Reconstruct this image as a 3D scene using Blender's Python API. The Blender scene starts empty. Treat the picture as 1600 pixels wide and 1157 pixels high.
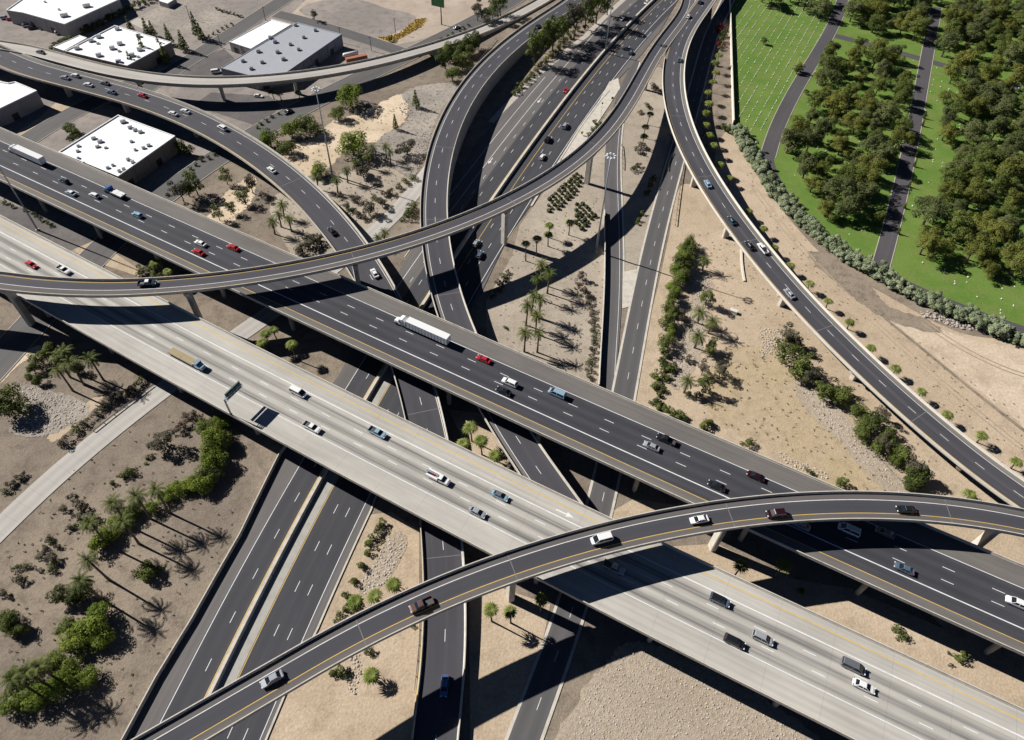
import bpy, bmesh, math, random
import numpy as np
from mathutils import Vector, Matrix

random.seed(7)
RNG = np.random.default_rng(7)
scene = bpy.context.scene
COL = scene.collection

# ------------------------------------------------------------------ camera
# Aerial photograph taken from a helicopter 188 m above the freeway.
FPX, NADIR, HCAM, PP = 1090.0, (757.0, 1500.0), 188.0, (800.0, 533.0)
_g = Vector((NADIR[0]-PP[0], NADIR[1]-PP[1], FPX)).normalized()
_z = -_g
_x = Vector((1, 0, 0)); _x = (_x - _x.dot(_z)*_z).normalized()
_y = _z.cross(_x)
ROT = Matrix((_x, _y, _z))
cam_d = bpy.data.cameras.new('camera')
cam_d.sensor_width = 36.0; cam_d.sensor_fit = 'HORIZONTAL'
cam_d.lens = FPX/1600*36.0
cam_d.shift_y = -(1157/2-PP[1])/1600
cam_d.clip_start = 1.0; cam_d.clip_end = 8000
cam = bpy.data.objects.new('camera', cam_d); COL.objects.link(cam)
mx = Matrix.Identity(4)
for i, v in enumerate(((1, 0, 0), (0, -1, 0), (0, 0, -1))):
    w = ROT @ Vector(v)
    for k in range(3): mx[k][i] = w[k]
mx[0][3], mx[1][3], mx[2][3] = 0, 0, HCAM
cam.matrix_world = mx
scene.camera = cam

# ------------------------------------------------------------------ sky, sun, exposure
SUN_AZ, SUN_EL = -25.0, 36.0          # direction the shadows run, height of the sun
world = bpy.data.worlds.new('World'); scene.world = world; world.use_nodes = True
nt = world.node_tree
sky = nt.nodes.new('ShaderNodeTexSky'); sky.sky_type = 'NISHITA'; sky.sun_disc = False
sky.sun_elevation = math.radians(SUN_EL)
sky.air_density = 0.28; sky.dust_density = 0.05; sky.ozone_density = 3.5; sky.altitude = 600
_sd = Vector((-math.cos(math.radians(SUN_AZ)), -math.sin(math.radians(SUN_AZ)), math.tan(math.radians(SUN_EL))))
sky.sun_rotation = math.atan2(_sd.x, _sd.y) % (2*math.pi)
bg = nt.nodes['Background']; bg.inputs['Strength'].default_value = 0.05
nt.links.new(sky.outputs[0], bg.inputs[0])
sun_d = bpy.data.lights.new('sun', 'SUN'); sun_d.energy = 5.0; sun_d.angle = math.radians(0.5)
sun_d.color = (1.0, 0.965, 0.92)
sun = bpy.data.objects.new('sun', sun_d); COL.objects.link(sun)
sun.rotation_euler = (-_sd).to_track_quat('-Z', 'Y').to_euler()
sun.location = (0, 200, 300)
scene.view_settings.view_transform = 'Standard'
scene.view_settings.look = 'None'
scene.view_settings.gamma = 1.0
scene.view_settings.exposure = 0.6
scene.render.engine = 'CYCLES'
scene.render.resolution_x, scene.render.resolution_y = 1024, 740
scene.cycles.max_bounces = 4; scene.cycles.diffuse_bounces = 1; scene.cycles.glossy_bounces = 2
scene.cycles.transparent_max_bounces = 6

# ------------------------------------------------------------------ helpers
def P(u, v, z=0.0):
    d = ROT @ Vector((u-PP[0], v-PP[1], FPX))
    t = (HCAM-z)/(-d.z)
    return Vector((d.x*t, d.y*t, z))

def tag(o, label=None, cat=None, group=None, kind=None):
    if label: o['label'] = label
    if cat: o['category'] = cat
    if group: o['group'] = group
    if kind: o['kind'] = kind
    return o

def obj(name, me, parent=None, mat=None):
    o = bpy.data.objects.new(name, me); COL.objects.link(o)
    if mat is not None and me is not None and len(me.materials) == 0: me.materials.append(mat)
    if parent is not None:
        o.parent = parent
    return o

def empty(name, loc, rz=0.0, scale=1.0):
    o = bpy.data.objects.new(name, None); COL.objects.link(o)
    o.location = loc; o.rotation_euler = (0, 0, rz); o.scale = (scale,)*3
    o.empty_display_size = 0.3
    return o

def mesh(name, verts, faces, mats=(), midx=None, smooth=False):
    me = bpy.data.meshes.new(name)
    me.from_pydata([tuple(map(float, v)) for v in verts], [], [tuple(int(i) for i in f) for f in faces])
    for m in mats: me.materials.append(m)
    if midx is not None: me.polygons.foreach_set('material_index', midx)
    if smooth: me.polygons.foreach_set('use_smooth', [True]*len(me.polygons))
    me.update()
    return me

class MB:
    """collects simple solids into one mesh"""
    def __init__(s): s.v = []; s.f = []
    def add(s, verts, faces):
        k = len(s.v); s.v += [tuple(v) for v in verts]; s.f += [tuple(i+k for i in f) for f in faces]; return s
    def box(s, x0, x1, y0, y1, z0, z1, tx=0, ty=0):
        return s.add([(x0, y0, z0), (x1, y0, z0), (x1, y1, z0), (x0, y1, z0),
                      (x0+tx, y0+ty, z1), (x1-tx, y0+ty, z1), (x1-tx, y1-ty, z1), (x0+tx, y1-ty, z1)],
                     [(3, 2, 1, 0), (4, 5, 6, 7), (0, 1, 5, 4), (1, 2, 6, 5), (2, 3, 7, 6), (3, 0, 4, 7)])
    def loft(s, rings, cap=True):
        n = len(rings[0]); k = len(s.v)
        for r in rings: s.v += [tuple(p) for p in r]
        for i in range(len(rings)-1):
            for j in range(n):
                a = k+i*n+j; b = k+i*n+(j+1) % n
                s.f.append((a, b, b+n, a+n))
        if cap:
            s.f.append(tuple(k+j for j in reversed(range(n)))); s.f.append(tuple(k+(len(rings)-1)*n+j for j in range(n)))
        return s
    def tube(s, pts, radii, n=8, cap=True):
        rings = []
        for i, p in enumerate(pts):
            p = Vector(p)
            t = (Vector(pts[min(i+1, len(pts)-1)])-Vector(pts[max(i-1, 0)])).normalized()
            a = t.cross(Vector((0, 0, 1)) if abs(t.z) < .9 else Vector((1, 0, 0))).normalized(); b = t.cross(a)
            rings.append([p+(a*math.cos(q)+b*math.sin(q))*radii[i] for q in [2*math.pi*j/n for j in range(n)]])
        return s.loft([r[::-1] for r in rings], cap)
    def me(s, name, mat=None, smooth=False):
        return mesh(name, s.v, s.f, (mat,) if mat else (), None, smooth)

# ------------------------------------------------------------------ materials
def _mat(name):
    m = bpy.data.materials.new(name); m.use_nodes = True
    b = m.node_tree.nodes['Principled BSDF']
    return m, m.node_tree, b

def node(t, kind, **kw):
    n = t.nodes.new(kind)
    for k, v in kw.items(): setattr(n, k, v)
    return n

def mth(t, op, a, b=None, c=None, clamp=False):
    n = t.nodes.new('ShaderNodeMath'); n.operation = op; n.use_clamp = clamp
    for i, x in enumerate((a, b, c)):
        if x is None: continue
        if isinstance(x, (int, float)): n.inputs[i].default_value = x
        else: t.links.new(x, n.inputs[i])
    return n.outputs[0]

def mixc(t, fac, a, b, mode='MIX'):
    n = t.nodes.new('ShaderNodeMix'); n.data_type = 'RGBA'; n.blend_type = mode
    for s, x in ((0, fac), (6, a), (7, b)):
        if isinstance(x, (int, float)): n.inputs[s].default_value = x
        elif isinstance(x, tuple): n.inputs[s].default_value = (*x, 1) if len(x) == 3 else x
        else: t.links.new(x, n.inputs[s])
    return n.outputs[2]

def noise(t, vec, scale, detail=4, rough=.6):
    n = t.nodes.new('ShaderNodeTexNoise'); n.inputs['Scale'].default_value = scale
    n.inputs['Detail'].default_value = detail; n.inputs['Roughness'].default_value = rough
    t.links.new(vec, n.inputs['Vector']); return n.outputs[0]

def smooth(t, x, lo, hi):
    n = t.nodes.new('ShaderNodeMapRange'); n.interpolation_type = 'SMOOTHSTEP'
    n.inputs[1].default_value = lo; n.inputs[2].default_value = hi
    t.links.new(x, n.inputs[0]); return n.outputs[0]

def scalev(t, vec, s):
    n = t.nodes.new('ShaderNodeMapping'); n.inputs['Scale'].default_value = s
    t.links.new(vec, n.inputs['Vector']); return n.outputs[0]

def paint(name, col, rough=.6, metal=0.0, spec=None, coat=0.0):
    m, t, b = _mat(name)
    b.inputs['Base Color'].default_value = (*col, 1); b.inputs['Roughness'].default_value = rough
    b.inputs['Metallic'].default_value = metal
    if coat: b.inputs['Coat Weight'].default_value = coat; b.inputs['Coat Roughness'].default_value = .08
    return m

def soil(name, a, b2, c, big=.02, mid=.25, fine=2.2, bump=.35, rough=.95, extra=None):
    """earth-like surface: three tones broken up at three scales"""
    m, t, b = _mat(name)
    co = node(t, 'ShaderNodeTexCoord').outputs['Object']
    n1 = noise(t, co, big, 5, .6); n2 = noise(t, co, mid, 6, .68); n3 = noise(t, co, fine, 4, .7)
    col = mixc(t, smooth(t, n1, .38, .64), a, b2)
    col = mixc(t, mth(t, 'MULTIPLY', smooth(t, n2, .42, .72), .75), col, c)
    sp = mth(t, 'MULTIPLY_ADD', n3, .9, .55)
    n = t.nodes.new('ShaderNodeVectorMath'); n.operation = 'SCALE'
    t.links.new(col, n.inputs[0]); t.links.new(sp, n.inputs['Scale'])
    t.links.new(n.outputs[0], b.inputs['Base Color'])
    b.inputs['Roughness'].default_value = rough; b.inputs['Specular IOR Level'].default_value = .15
    bp = t.nodes.new('ShaderNodeBump'); bp.inputs['Strength'].default_value = bump; bp.inputs['Distance'].default_value = .25
    t.links.new(mth(t, 'ADD', n3, mth(t, 'MULTIPLY', n2, 1.5)), bp.inputs['Height']); t.links.new(bp.outputs[0], b.inputs['Normal'])
    return m

def roadmat(name, base, dark, lanes=(), lanew=3.66, streak=.5, patch=(.85, 1.15), shoulder=None, edge=None, cracks=0.0):
    """pavement: UV.x is metres across, UV.y metres along. lanes = (first offset, count) of travelled lanes"""
    m, t, b = _mat(name)
    uv = node(t, 'ShaderNodeUVMap').outputs[0]
    sep = node(t, 'ShaderNodeSeparateXYZ'); t.links.new(uv, sep.inputs[0])
    x = sep.outputs[0]
    nl = noise(t, scalev(t, uv, (1.1, .012, 1)), 1.0, 4, .6)        # long streaks
    nb = noise(t, scalev(t, uv, (.12, .035, 1)), 1.0, 6, .65)         # big patches
    nf = noise(t, uv, 5.0, 3, .7)
    col = base
    if shoulder is not None:
        lo, hi, scol = shoulder
        inside = mth(t, 'MULTIPLY', smooth(t, x, lo-.15, lo+.15), mth(t, 'SUBTRACT', 1.0, smooth(t, x, hi-.15, hi+.15)))
        col = mixc(t, inside, scol, base)
    for a, cnt in lanes:
        fr = mth(t, 'FRACT', mth(t, 'DIVIDE', mth(t, 'SUBTRACT', x, a), lanew))
        band = mth(t, 'SUBTRACT', 1.0, smooth(t, mth(t, 'ABSOLUTE', mth(t, 'SUBTRACT', fr, .5)), .08, .42))
        ins = mth(t, 'MULTIPLY', mth(t, 'GREATER_THAN', x, a), mth(t, 'LESS_THAN', x, a+cnt*lanew))
        k = mth(t, 'MULTIPLY', mth(t, 'MULTIPLY', band, ins), mth(t, 'MULTIPLY', smooth(t, nl, .25, .7), streak), None, True)
        col = mixc(t, k, col, dark)
    mul = mth(t, 'MULTIPLY_ADD', nb, (patch[1]-patch[0])*2, patch[0]-(patch[1]-patch[0])*.5)
    mul = mth(t, 'MULTIPLY', mul, mth(t, 'MULTIPLY_ADD', nf, .35, .83))
    mul = mth(t, 'MULTIPLY', mul, mth(t, 'MULTIPLY_ADD', nl, .55, .725))
    if cracks:   # transverse joints every cracks metres
        fy = mth(t, 'FRACT', mth(t, 'DIVIDE', sep.outputs[1], cracks))
        j = mth(t, 'LESS_THAN', fy, .10/cracks*1.6)
        mul = mth(t, 'MULTIPLY', mul, mth(t, 'SUBTRACT', 1.0, mth(t, 'MULTIPLY', j, .14)))
    n = t.nodes.new('ShaderNodeVectorMath'); n.operation = 'SCALE'
    if isinstance(col, tuple): n.inputs[0].default_value = col
    else: t.links.new(col, n.inputs[0])
    t.links.new(mul, n.inputs['Scale']); t.links.new(n.outputs[0], b.inputs['Base Color'])
    b.inputs['Roughness'].default_value = .85; b.inputs['Specular IOR Level'].default_value = .25
    return m

def concrete(name, col, stain=.35, rough=.85):
    m, t, b = _mat(name)
    co = node(t, 'ShaderNodeTexCoord').outputs['Object']
    n1 = noise(t, co, .35, 5, .65); n2 = noise(t, scalev(t, co, (1.3, 1.3, .25)), 1.0, 4, .6); n3 = noise(t, co, 6, 2, .6)
    c = mixc(t, mth(t, 'MULTIPLY', smooth(t, n1, .4, .75), stain), col, tuple(x*.5 for x in col))
    c = mixc(t, mth(t, 'MULTIPLY', smooth(t, n2, .5, .8), stain), c, tuple(x*.55 for x in col))
    mul = mth(t, 'MULTIPLY_ADD', n3, .3, .85)
    n = t.nodes.new('ShaderNodeVectorMath'); n.operation = 'SCALE'
    t.links.new(c, n.inputs[0]); t.links.new(mul, n.inputs['Scale']); t.links.new(n.outputs[0], b.inputs['Base Color'])
    b.inputs['Roughness'].default_value = rough; b.inputs['Specular IOR Level'].default_value = .2
    return m

def foliage(name, a, b2, dry=None, trans=.25):
    m, t, b = _mat(name)
    co = node(t, 'ShaderNodeTexCoord').outputs['Object']
    oi = node(t, 'ShaderNodeObjectInfo')
    n1 = noise(t, co, .9, 3, .6); n2 = noise(t, co, 5.0, 2, .6)
    c = mixc(t, smooth(t, n1, .35, .68), a, b2)
    c = mixc(t, mth(t, 'MULTIPLY', oi.outputs['Random'], .45), c, dry or tuple(x*.7 for x in a))
    mul = mth(t, 'MULTIPLY', mth(t, 'MULTIPLY_ADD', n2, 1.1, .45), mth(t, 'MULTIPLY_ADD', oi.outputs['Random'], .35, .85))
    n = t.nodes.new('ShaderNodeVectorMath'); n.operation = 'SCALE'
    t.links.new(c, n.inputs[0]); t.links.new(mul, n.inputs['Scale']); t.links.new(n.outputs[0], b.inputs['Base Color'])
    b.inputs['Roughness'].default_value = .75; b.inputs['Specular IOR Level'].default_value = .15
    if trans:
        tr = t.nodes.new('ShaderNodeBsdfTranslucent'); t.links.new(n.outputs[0], tr.inputs[0])
        ms = t.nodes.new('ShaderNodeMixShader'); ms.inputs[0].default_value = trans
        out = t.nodes['Material Output']
        t.links.new(b.outputs[0], ms.inputs[1]); t.links.new(tr.outputs[0], ms.inputs[2]); t.links.new(ms.outputs[0], out.inputs[0])
    return m

M = {}
M['earth'] = soil('grey tan earth', (.195, .162, .128), (.265, .215, .163), (.125, .10, .078), .022, .22, 1.6, .7)
M['earth_warm'] = soil('warm graded earth', (.41, .322, .225), (.475, .38, .275), (.30, .232, .16), .02, .16, 1.4, .5)
M['earth_grey'] = soil('greyish island earth', (.335, .285, .225), (.405, .35, .28), (.24, .20, .155), .025, .2, 1.5, .55)
M['earth_pale'] = soil('pale sandy earth', (.50, .40, .28), (.60, .49, .36), (.40, .31, .22), .03, .15, 1.1, .3)
M['earth_field'] = soil('tilled tan field', (.48, .39, .285), (.54, .445, .335), (.36, .28, .20), .012, .1, .9, .5)
M['weeds'] = soil('dry yellow weeds', (.42, .33, .225), (.40, .315, .195), (.29, .225, .14), .05, .3, 1.8, .6)
M['gravel'] = soil('grey gravel', (.27, .24, .21), (.36, .32, .27), (.16, .14, .125), .05, .5, 3.2, .6)
M['gravel_tan'] = soil('coarse tan gravel', (.37, .305, .23), (.42, .35, .27), (.23, .185, .14), .05, .9, 3.5, .7)
M['lot'] = soil('old grey lot', (.225, .20, .182), (.29, .255, .225), (.155, .138, .128), .03, .2, 2.0, .15)
M['lot_dark'] = soil('grey parking asphalt', (.115, .106, .104), (.15, .137, .13), (.085, .08, .08), .03, .2, 2.0, .1)
M['lot_pale'] = soil('bare pale lot', (.36, .295, .235), (.44, .365, .295), (.29, .235, .185), .02, .15, 1.2, .2)
M['lawn'] = soil('watered lawn', (.092, .168, .028), (.125, .195, .04), (.165, .18, .055), .045, .11, 1.5, .4)
M['straw'] = soil('straw coloured weeds', (.42, .30, .08), (.36, .24, .06), (.25, .17, .06), .1, .6, 3.0, .7)
M['stone'] = soil('pale rounded stone', (.42, .37, .31), (.5, .44, .38), (.24, .20, .17), .3, .8, 4.0, .3)
M['stone_dark'] = soil('grey brown stone', (.33, .29, .25), (.40, .36, .32), (.2, .17, .15), .3, .8, 4.0, .3)
M['concrete'] = concrete('bridge concrete', (.36, .345, .31), .35)
M['concrete_lt'] = concrete('light barrier concrete', (.53, .49, .42), .5)
M['concrete_w'] = concrete('white washed wall', (.62, .57, .49), .25)
M['kerb'] = concrete('kerb concrete', (.42, .38, .33), .3)
M['white_line'] = concrete('white road paint', (.68, .68, .67), .4)
M['yellow_line'] = concrete('yellow road paint', (.60, .40, .10), .35)
M['steel'] = paint('galvanised steel', (.38, .40, .42), .45, .6)
M['dark_steel'] = paint('weathered steel', (.07, .07, .075), .6, .3)
M['tyre'] = paint('tyre rubber', (.018, .018, .02), .9)
M['rim'] = paint('wheel rim', (.35, .35, .37), .4, .7)
M['glass'] = paint('tinted car glass', (.012, .016, .022), .08)
M['lamp'] = paint('clear lamp lens', (.75, .75, .72), .2)
M['tail'] = paint('red lamp lens', (.35, .02, .02), .3)
M['bark'] = soil('brown bark', (.10, .075, .055), (.14, .105, .08), (.06, .045, .035), .5, 1.5, 5, .5)
M['palm_bark'] = soil('fibrous palm bark', (.13, .10, .075), (.17, .13, .10), (.07, .055, .04), .5, 1.5, 5, .5)
M['wood'] = soil('creosoted pole wood', (.09, .065, .05), (.12, .09, .07), (.06, .045, .035), .5, 1.5, 5, .3)
F_CEM = [foliage('olive green tree leaves', (.155, .165, .033), (.105, .128, .028), (.175, .165, .036)),
         foliage('deep green tree leaves', (.11, .14, .03), (.075, .105, .025), (.13, .145, .034)),
         foliage('grey green tree leaves', (.11, .13, .045), (.08, .10, .036), (.13, .135, .05))]
F_PALO = foliage('bright green leaves', (.155, .205, .028), (.11, .165, .024), (.19, .21, .035))
F_DARK = foliage('dark green leaves', (.07, .095, .022), (.05, .072, .019), (.09, .105, .026))
F_MID = foliage('mid green leaves', (.11, .14, .03), (.08, .108, .025), (.13, .145, .04))
F_SAGE = foliage('silvery green hedge leaves', (.25, .29, .17), (.17, .22, .105), (.28, .30, .21), .2)
F_GREY = foliage('grey brown shrub leaves', (.10, .092, .06), (.07, .066, .045), (.12, .10, .07))
F_PINK = foliage('shrub leaves with pink bloom', (.22, .15, .14), (.07, .075, .03), (.20, .14, .12))
F_RED = foliage('crimson bloom', (.22, .02, .035), (.14, .02, .03), (.2, .03, .04))
F_PALM = foliage('date palm fronds', (.10, .125, .03), (.07, .092, .024), (.13, .13, .04), .15)
F_FAN = foliage('fan palm fronds', (.17, .21, .04), (.12, .16, .03), (.20, .20, .07), .2)
F_AGAVE = foliage('desert planting leaves', (.07, .085, .03), (.05, .065, .025), (.09, .09, .04))

# ------------------------------------------------------------------ roads as measured strips
def dense(pts, step=3.0):
    p = np.array([tuple(q) for q in pts], float)
    out = []
    n = len(p)
    for i in range(n-1):
        p0, p1, p2, p3 = p[max(i-1, 0)], p[i], p[i+1], p[min(i+2, n-1)]
        k = max(2, int(np.linalg.norm(p2-p1)/step))
        for j in range(k):
            t = j/k
            out.append(.5*((2*p1)+(-p0+p2)*t+(2*p0-5*p1+4*p2-p3)*t*t+(-p0+3*p1-3*p2+p3)*t**3))
    out.append(p[-1])
    return np.array(out)

class Road:
    def __init__(s, L, R, eh=.85, deg=4, wdeg=1, zdeg=3, ext=(0, 0), step=3.0, width=None):
        """L, R: photographed left and right edges as (u, v, road height); eh: height of that edge above the road"""
        A = dense([P(u, v, z+eh) for u, v, z in L]); B = dense([P(u, v, z+eh) for u, v, z in R])
        mids, wid = [], []
        for q in A:
            d = np.linalg.norm(B[:, :2]-q[:2], axis=1); i = int(d.argmin())
            if 0 < i < len(B)-1: mids.append((q+B[i])/2); wid.append(d[i])
        for q in B:
            d = np.linalg.norm(A[:, :2]-q[:2], axis=1); i = int(d.argmin())
            if 0 < i < len(A)-1: mids.append((q+A[i])/2); wid.append(d[i])
        mids, wid = np.array(mids), np.array(wid)
        # order along the strip using the left edge as a ruler
        sA = np.r_[0, np.cumsum(np.linalg.norm(np.diff(A[:, :2], axis=0), axis=1))]
        par = np.array([sA[int(np.linalg.norm(A[:, :2]-m[:2], axis=1).argmin())] for m in mids])
        o = par.argsort(kind='stable'); par, mids, wid = par[o], mids[o], wid[o]
        t = (par-par[0])/(par[-1]-par[0])
        fx, fy = np.polyfit(t, mids[:, 0], deg), np.polyfit(t, mids[:, 1], deg)
        fw = np.polyfit(t, wid, wdeg)
        tt = np.linspace(0, 1, 400)
        zz = np.array([np.average(mids[:, 2]-eh, weights=np.exp(-((t-q)/.035)**2)+1e-12) for q in tt])
        c = np.c_[np.polyval(fx, tt), np.polyval(fy, tt), zz]; w = np.polyval(fw, tt)
        for side in (0, 1):
            if ext[side] > 0:
                if side == 0: d = c[0]-c[3]
                else: d = c[-1]-c[-4]
                d = d/np.linalg.norm(d[:2]); d[2] = 0; n = int(ext[side]/2)
                e = np.array([(c[0] if side == 0 else c[-1])+d*2.0*(k+1) for k in range(n)])
                if side == 0: c = np.r_[e[::-1], c]; w = np.r_[[w[0]]*n, w]
                else: c = np.r_[c, e]; w = np.r_[w, [w[-1]]*n]
        ss = np.r_[0, np.cumsum(np.linalg.norm(np.diff(c[:, :2], axis=0), axis=1))]
        m = int(ss[-1]/step)+1; g = np.linspace(0, ss[-1], m)
        s.C = np.c_[np.interp(g, ss, c[:, 0]), np.interp(g, ss, c[:, 1]), np.interp(g, ss, c[:, 2])]
        s.w = np.interp(g, ss, w) if width is None else np.full(m, width)
        s.s = g
        T = np.gradient(s.C[:, :2], axis=0); T /= np.linalg.norm(T, axis=1)[:, None]
        s.T = T; s.N = np.c_[-T[:, 1], T[:, 0]]          # N points to the left of travel order
    def at(s, u, v, up=0.0):
        """index and offset (+ left) of the place on the road seen at a pixel"""
        z = float(s.C[:, 2].mean())
        for _ in range(4):
            q = P(u, v, z+up); i = int(np.hypot(s.C[:, 0]-q.x, s.C[:, 1]-q.y).argmin()); z = float(s.C[i, 2])
        return i, float((q.x-s.C[i, 0])*s.N[i, 0]+(q.y-s.C[i, 1])*s.N[i, 1])
    def idx(s, a, b):
        n = len(s.C); i0 = 0 if a is None else s.at(*a)[0]; i1 = n-1 if b is None else s.at(*b)[0]
        if i0 > i1: i0, i1 = i1, i0
        return list(range(i0, i1+1))
    def pt(s, i, off, dz=0.0): return (s.C[i, 0]+s.N[i, 0]*off, s.C[i, 1]+s.N[i, 1]*off, s.C[i, 2]+dz)

def extrude(name, road, prof, mat, parent=None, a=None, b=None, closed=True, origin=None):
    """sweep a cross-section along a road; prof(i) -> [(offset, dz)]; carries UV in metres"""
    ids = road.idx(a, b)
    v, uv = [], []
    n = len(prof(ids[0]))
    for i in ids:
        acc = 0
        for k, (o, dz) in enumerate(prof(i)):
            v.append(road.pt(i, o, dz)); uv.append((o, road.s[i]))
    f = []
    m = n if closed else n-1
    for i in range(len(ids)-1):
        for j in range(m):
            p, q = i*n+j, i*n+(j+1) % n
            f.append((p, p+n, q+n, q))
    if closed:
        f.append(tuple(range(n))); f.append(tuple((len(ids)-1)*n+j for j in reversed(range(n))))
    if origin is not None:
        v = [(x-origin[0], y-origin[1], z-origin[2]) for x, y, z in v]
    me = mesh(name, v, f, (mat,))
    ul = me.uv_layers.new(name='UVMap')
    li = np.zeros(len(me.loops), int); me.loops.foreach_get('vertex_index', li)
    ul.data.foreach_set('uv', np.array(uv)[li].astype(np.float32).ravel())
    o = obj(name, me, parent)
    return o

def sheet(name, road, o0, o1, dz, mat, parent=None, a=None, b=None, origin=None):
    g0 = o0 if callable(o0) else (lambda i: o0); g1 = o1 if callable(o1) else (lambda i: o1)
    return extrude(name, road, lambda i: [(g1(i), dz), (g0(i), dz)], mat, parent, a, b, False, origin)

def line(road, px, mat, width, parent, dz=.012, name='edge_line', a=None, b=None, origin=None, off=None):
    o = road.at(*px)[1] if off is None else off
    return sheet(name, road, o-width/2, o+width/2, dz, mat, parent, a, b, origin)

RINV = ROT.transposed()
def proj(p):
    """pixel of a world point in the photograph's frame"""
    d = RINV @ (Vector(p)-Vector((0, 0, HCAM)))
    return (PP[0]+d.x/d.z*FPX, PP[1]+d.y/d.z*FPX) if d.z > 1 else (-9999, -9999)
def inframe(p, m=30):
    u, v = proj(p); return -m < u < 1600+m and -m < v < 1157+m
DASH = {}
def dashes(road, pxs, parent, dz=.012, width=.16, a=None, b=None, origin=None, length=3.1, cycle=12.19, name='lane_dash'):
    ids = road.idx(a, b); s0, s1 = road.s[ids[0]], road.s[ids[-1]]
    key = (round(width, 2), length)
    if key not in DASH:
        DASH[key] = mesh('lane_dash', [(-length/2, -width/2, 0), (length/2, -width/2, 0), (length/2, width/2, 0), (-length/2, width/2, 0)], [(0, 1, 2, 3)], (M['white_line'],))
    for px in pxs:
        i, o = road.at(px[0], px[1]); ph = road.s[i]
        for k in range(math.ceil((s0-ph)/cycle), math.floor((s1-ph)/cycle)+1):
            q = []
            for d in (-length/2, 0, length/2):
                c = [float(np.interp(ph+k*cycle+d, road.s, road.C[:, j])) for j in range(3)]
                n = [float(np.interp(ph+k*cycle+d, road.s, road.N[:, j])) for j in range(2)]
                q.append(Vector((c[0]+n[0]*o, c[1]+n[1]*o, c[2]+dz)))
            if not inframe(q[1]): continue
            e = obj(name, DASH[key], parent)
            t = q[2]-q[0]
            e.location = q[1]-(Vector(origin) if origin is not None else Vector((0, 0, 0)))
            e.rotation_euler = (0, -math.atan2(t.z, math.hypot(t.x, t.y)), math.atan2(t.y, t.x))

def K(z, *p): return [(u, v, z) for u, v in p]
ROADS = {}

def bridge(key, name, label, cat, road, surf, depth=1.9, inset=2.0, group=None, barrier=None, solid_below=4.6, rail_l=True, rail_r=True, bar_rng=None, fill_to=-1):
    """deck on piers: slab with girder box, pavement, parapets"""
    ROADS[key] = road
    mid = len(road.C)//2
    org = (float(road.C[mid, 0]), float(road.C[mid, 1]), 0.0)
    e = empty(name, org); tag(e, label, cat, group)
    def prof(i):
        h = road.w[i]/2; z = road.C[i, 2]
        if z > solid_below and i > fill_to:
            d = min(depth, z-.4)
            return [(h, 0), (h, -.32), (h-inset*.75, -.5), (h-inset, -d), (-h+inset, -d), (-h+inset*.75, -.5), (-h, -.32), (-h, 0)]
        return [(h, 0), (h, -.32), (h-.1, -.5), (h-.1, -z-.3), (-h+.1, -z-.3), (-h+.1, -.5), (-h, -.32), (-h, 0)]
    extrude('girder', road, prof, M['concrete'], e, origin=org)
    sheet('pavement', road, lambda i: -road.w[i]/2+.38, lambda i: road.w[i]/2-.38, .006, surf, e, origin=org)
    bm_ = barrier or M['concrete_lt']
    for sgn, on in ((1, rail_l), (-1, rail_r)):
        if not on: continue
        def bp(i, sgn=sgn):
            h = road.w[i]/2-.02
            r = [(h, -.1), (h-.02, .86), (h-.26, .86), (h-.34, .4), (h-.46, .16), (h-.46, -.1)]
            r = [(o*sgn, z) for o, z in r]
            return r if sgn > 0 else r[::-1]
        aa, bb = (bar_rng or {}).get(sgn, (None, None))
        extrude('barrier', road, bp, bm_, e, aa, bb, origin=org)
    return e, org

def pier(parent, org, road, u, v, top_w=5.0, col_w=2.6, col_t=1.7, depth=1.9, ground=0.0):
    i, _ = road.at(u, v, 0) if False else (0, 0)
    q = P(u, v, ground); i = int(np.hypot(road.C[:, 0]-q.x, road.C[:, 1]-q.y).argmin())
    z1 = road.C[i, 2]-min(depth, road.C[i, 2]-.4)+.05
    tx, ty = road.T[i]; nx, ny = road.N[i]
    c = road.C[i]; hw, ht = col_w/2, col_t/2
    def ring(w, t, z):
        ch = min(.35, t*.3)
        r = [(w-ch, t), (w, t-ch), (w, -t+ch), (w-ch, -t), (-w+ch, -t), (-w, -t+ch), (-w, t-ch), (-w+ch, t)]
        return [(c[0]+nx*a+tx*b-org[0], c[1]+ny*a+ty*b-org[1], z) for a, b in r]
    zz = max(ground+.5, z1-3.4)
    m = MB().loft([ring(hw, ht, ground-.3), ring(hw, ht, zz), ring(hw+(top_w/2-hw)*.35, ht, z1-1.9), ring(top_w/2, ht, z1-.9), ring(top_w/2+.02, ht, z1)])
    return obj('pier', m.me('pier', M['concrete_lt']), parent)

# ------------------------------------------------------------------ ground and surfaces
def smooth_poly(px, z, k=5, jit=0.0):
    p = [P(u, v, z) for u, v in px]; n = len(p); out = []
    for i in range(n):
        p0, p1, p2, p3 = p[i-1], p[i], p[(i+1) % n], p[(i+2) % n]
        for j in range(k):
            t = j/k
            q = .5*((2*p1)+(-p0+p2)*t+(2*p0-5*p1+4*p2-p3)*t*t+(-p0+3*p1-3*p2+p3)*t**3)
            if jit: q = q+Vector((random.uniform(-jit, jit), random.uniform(-jit, jit), 0))
            out.append((q.x, q.y, z))
    return out

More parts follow.
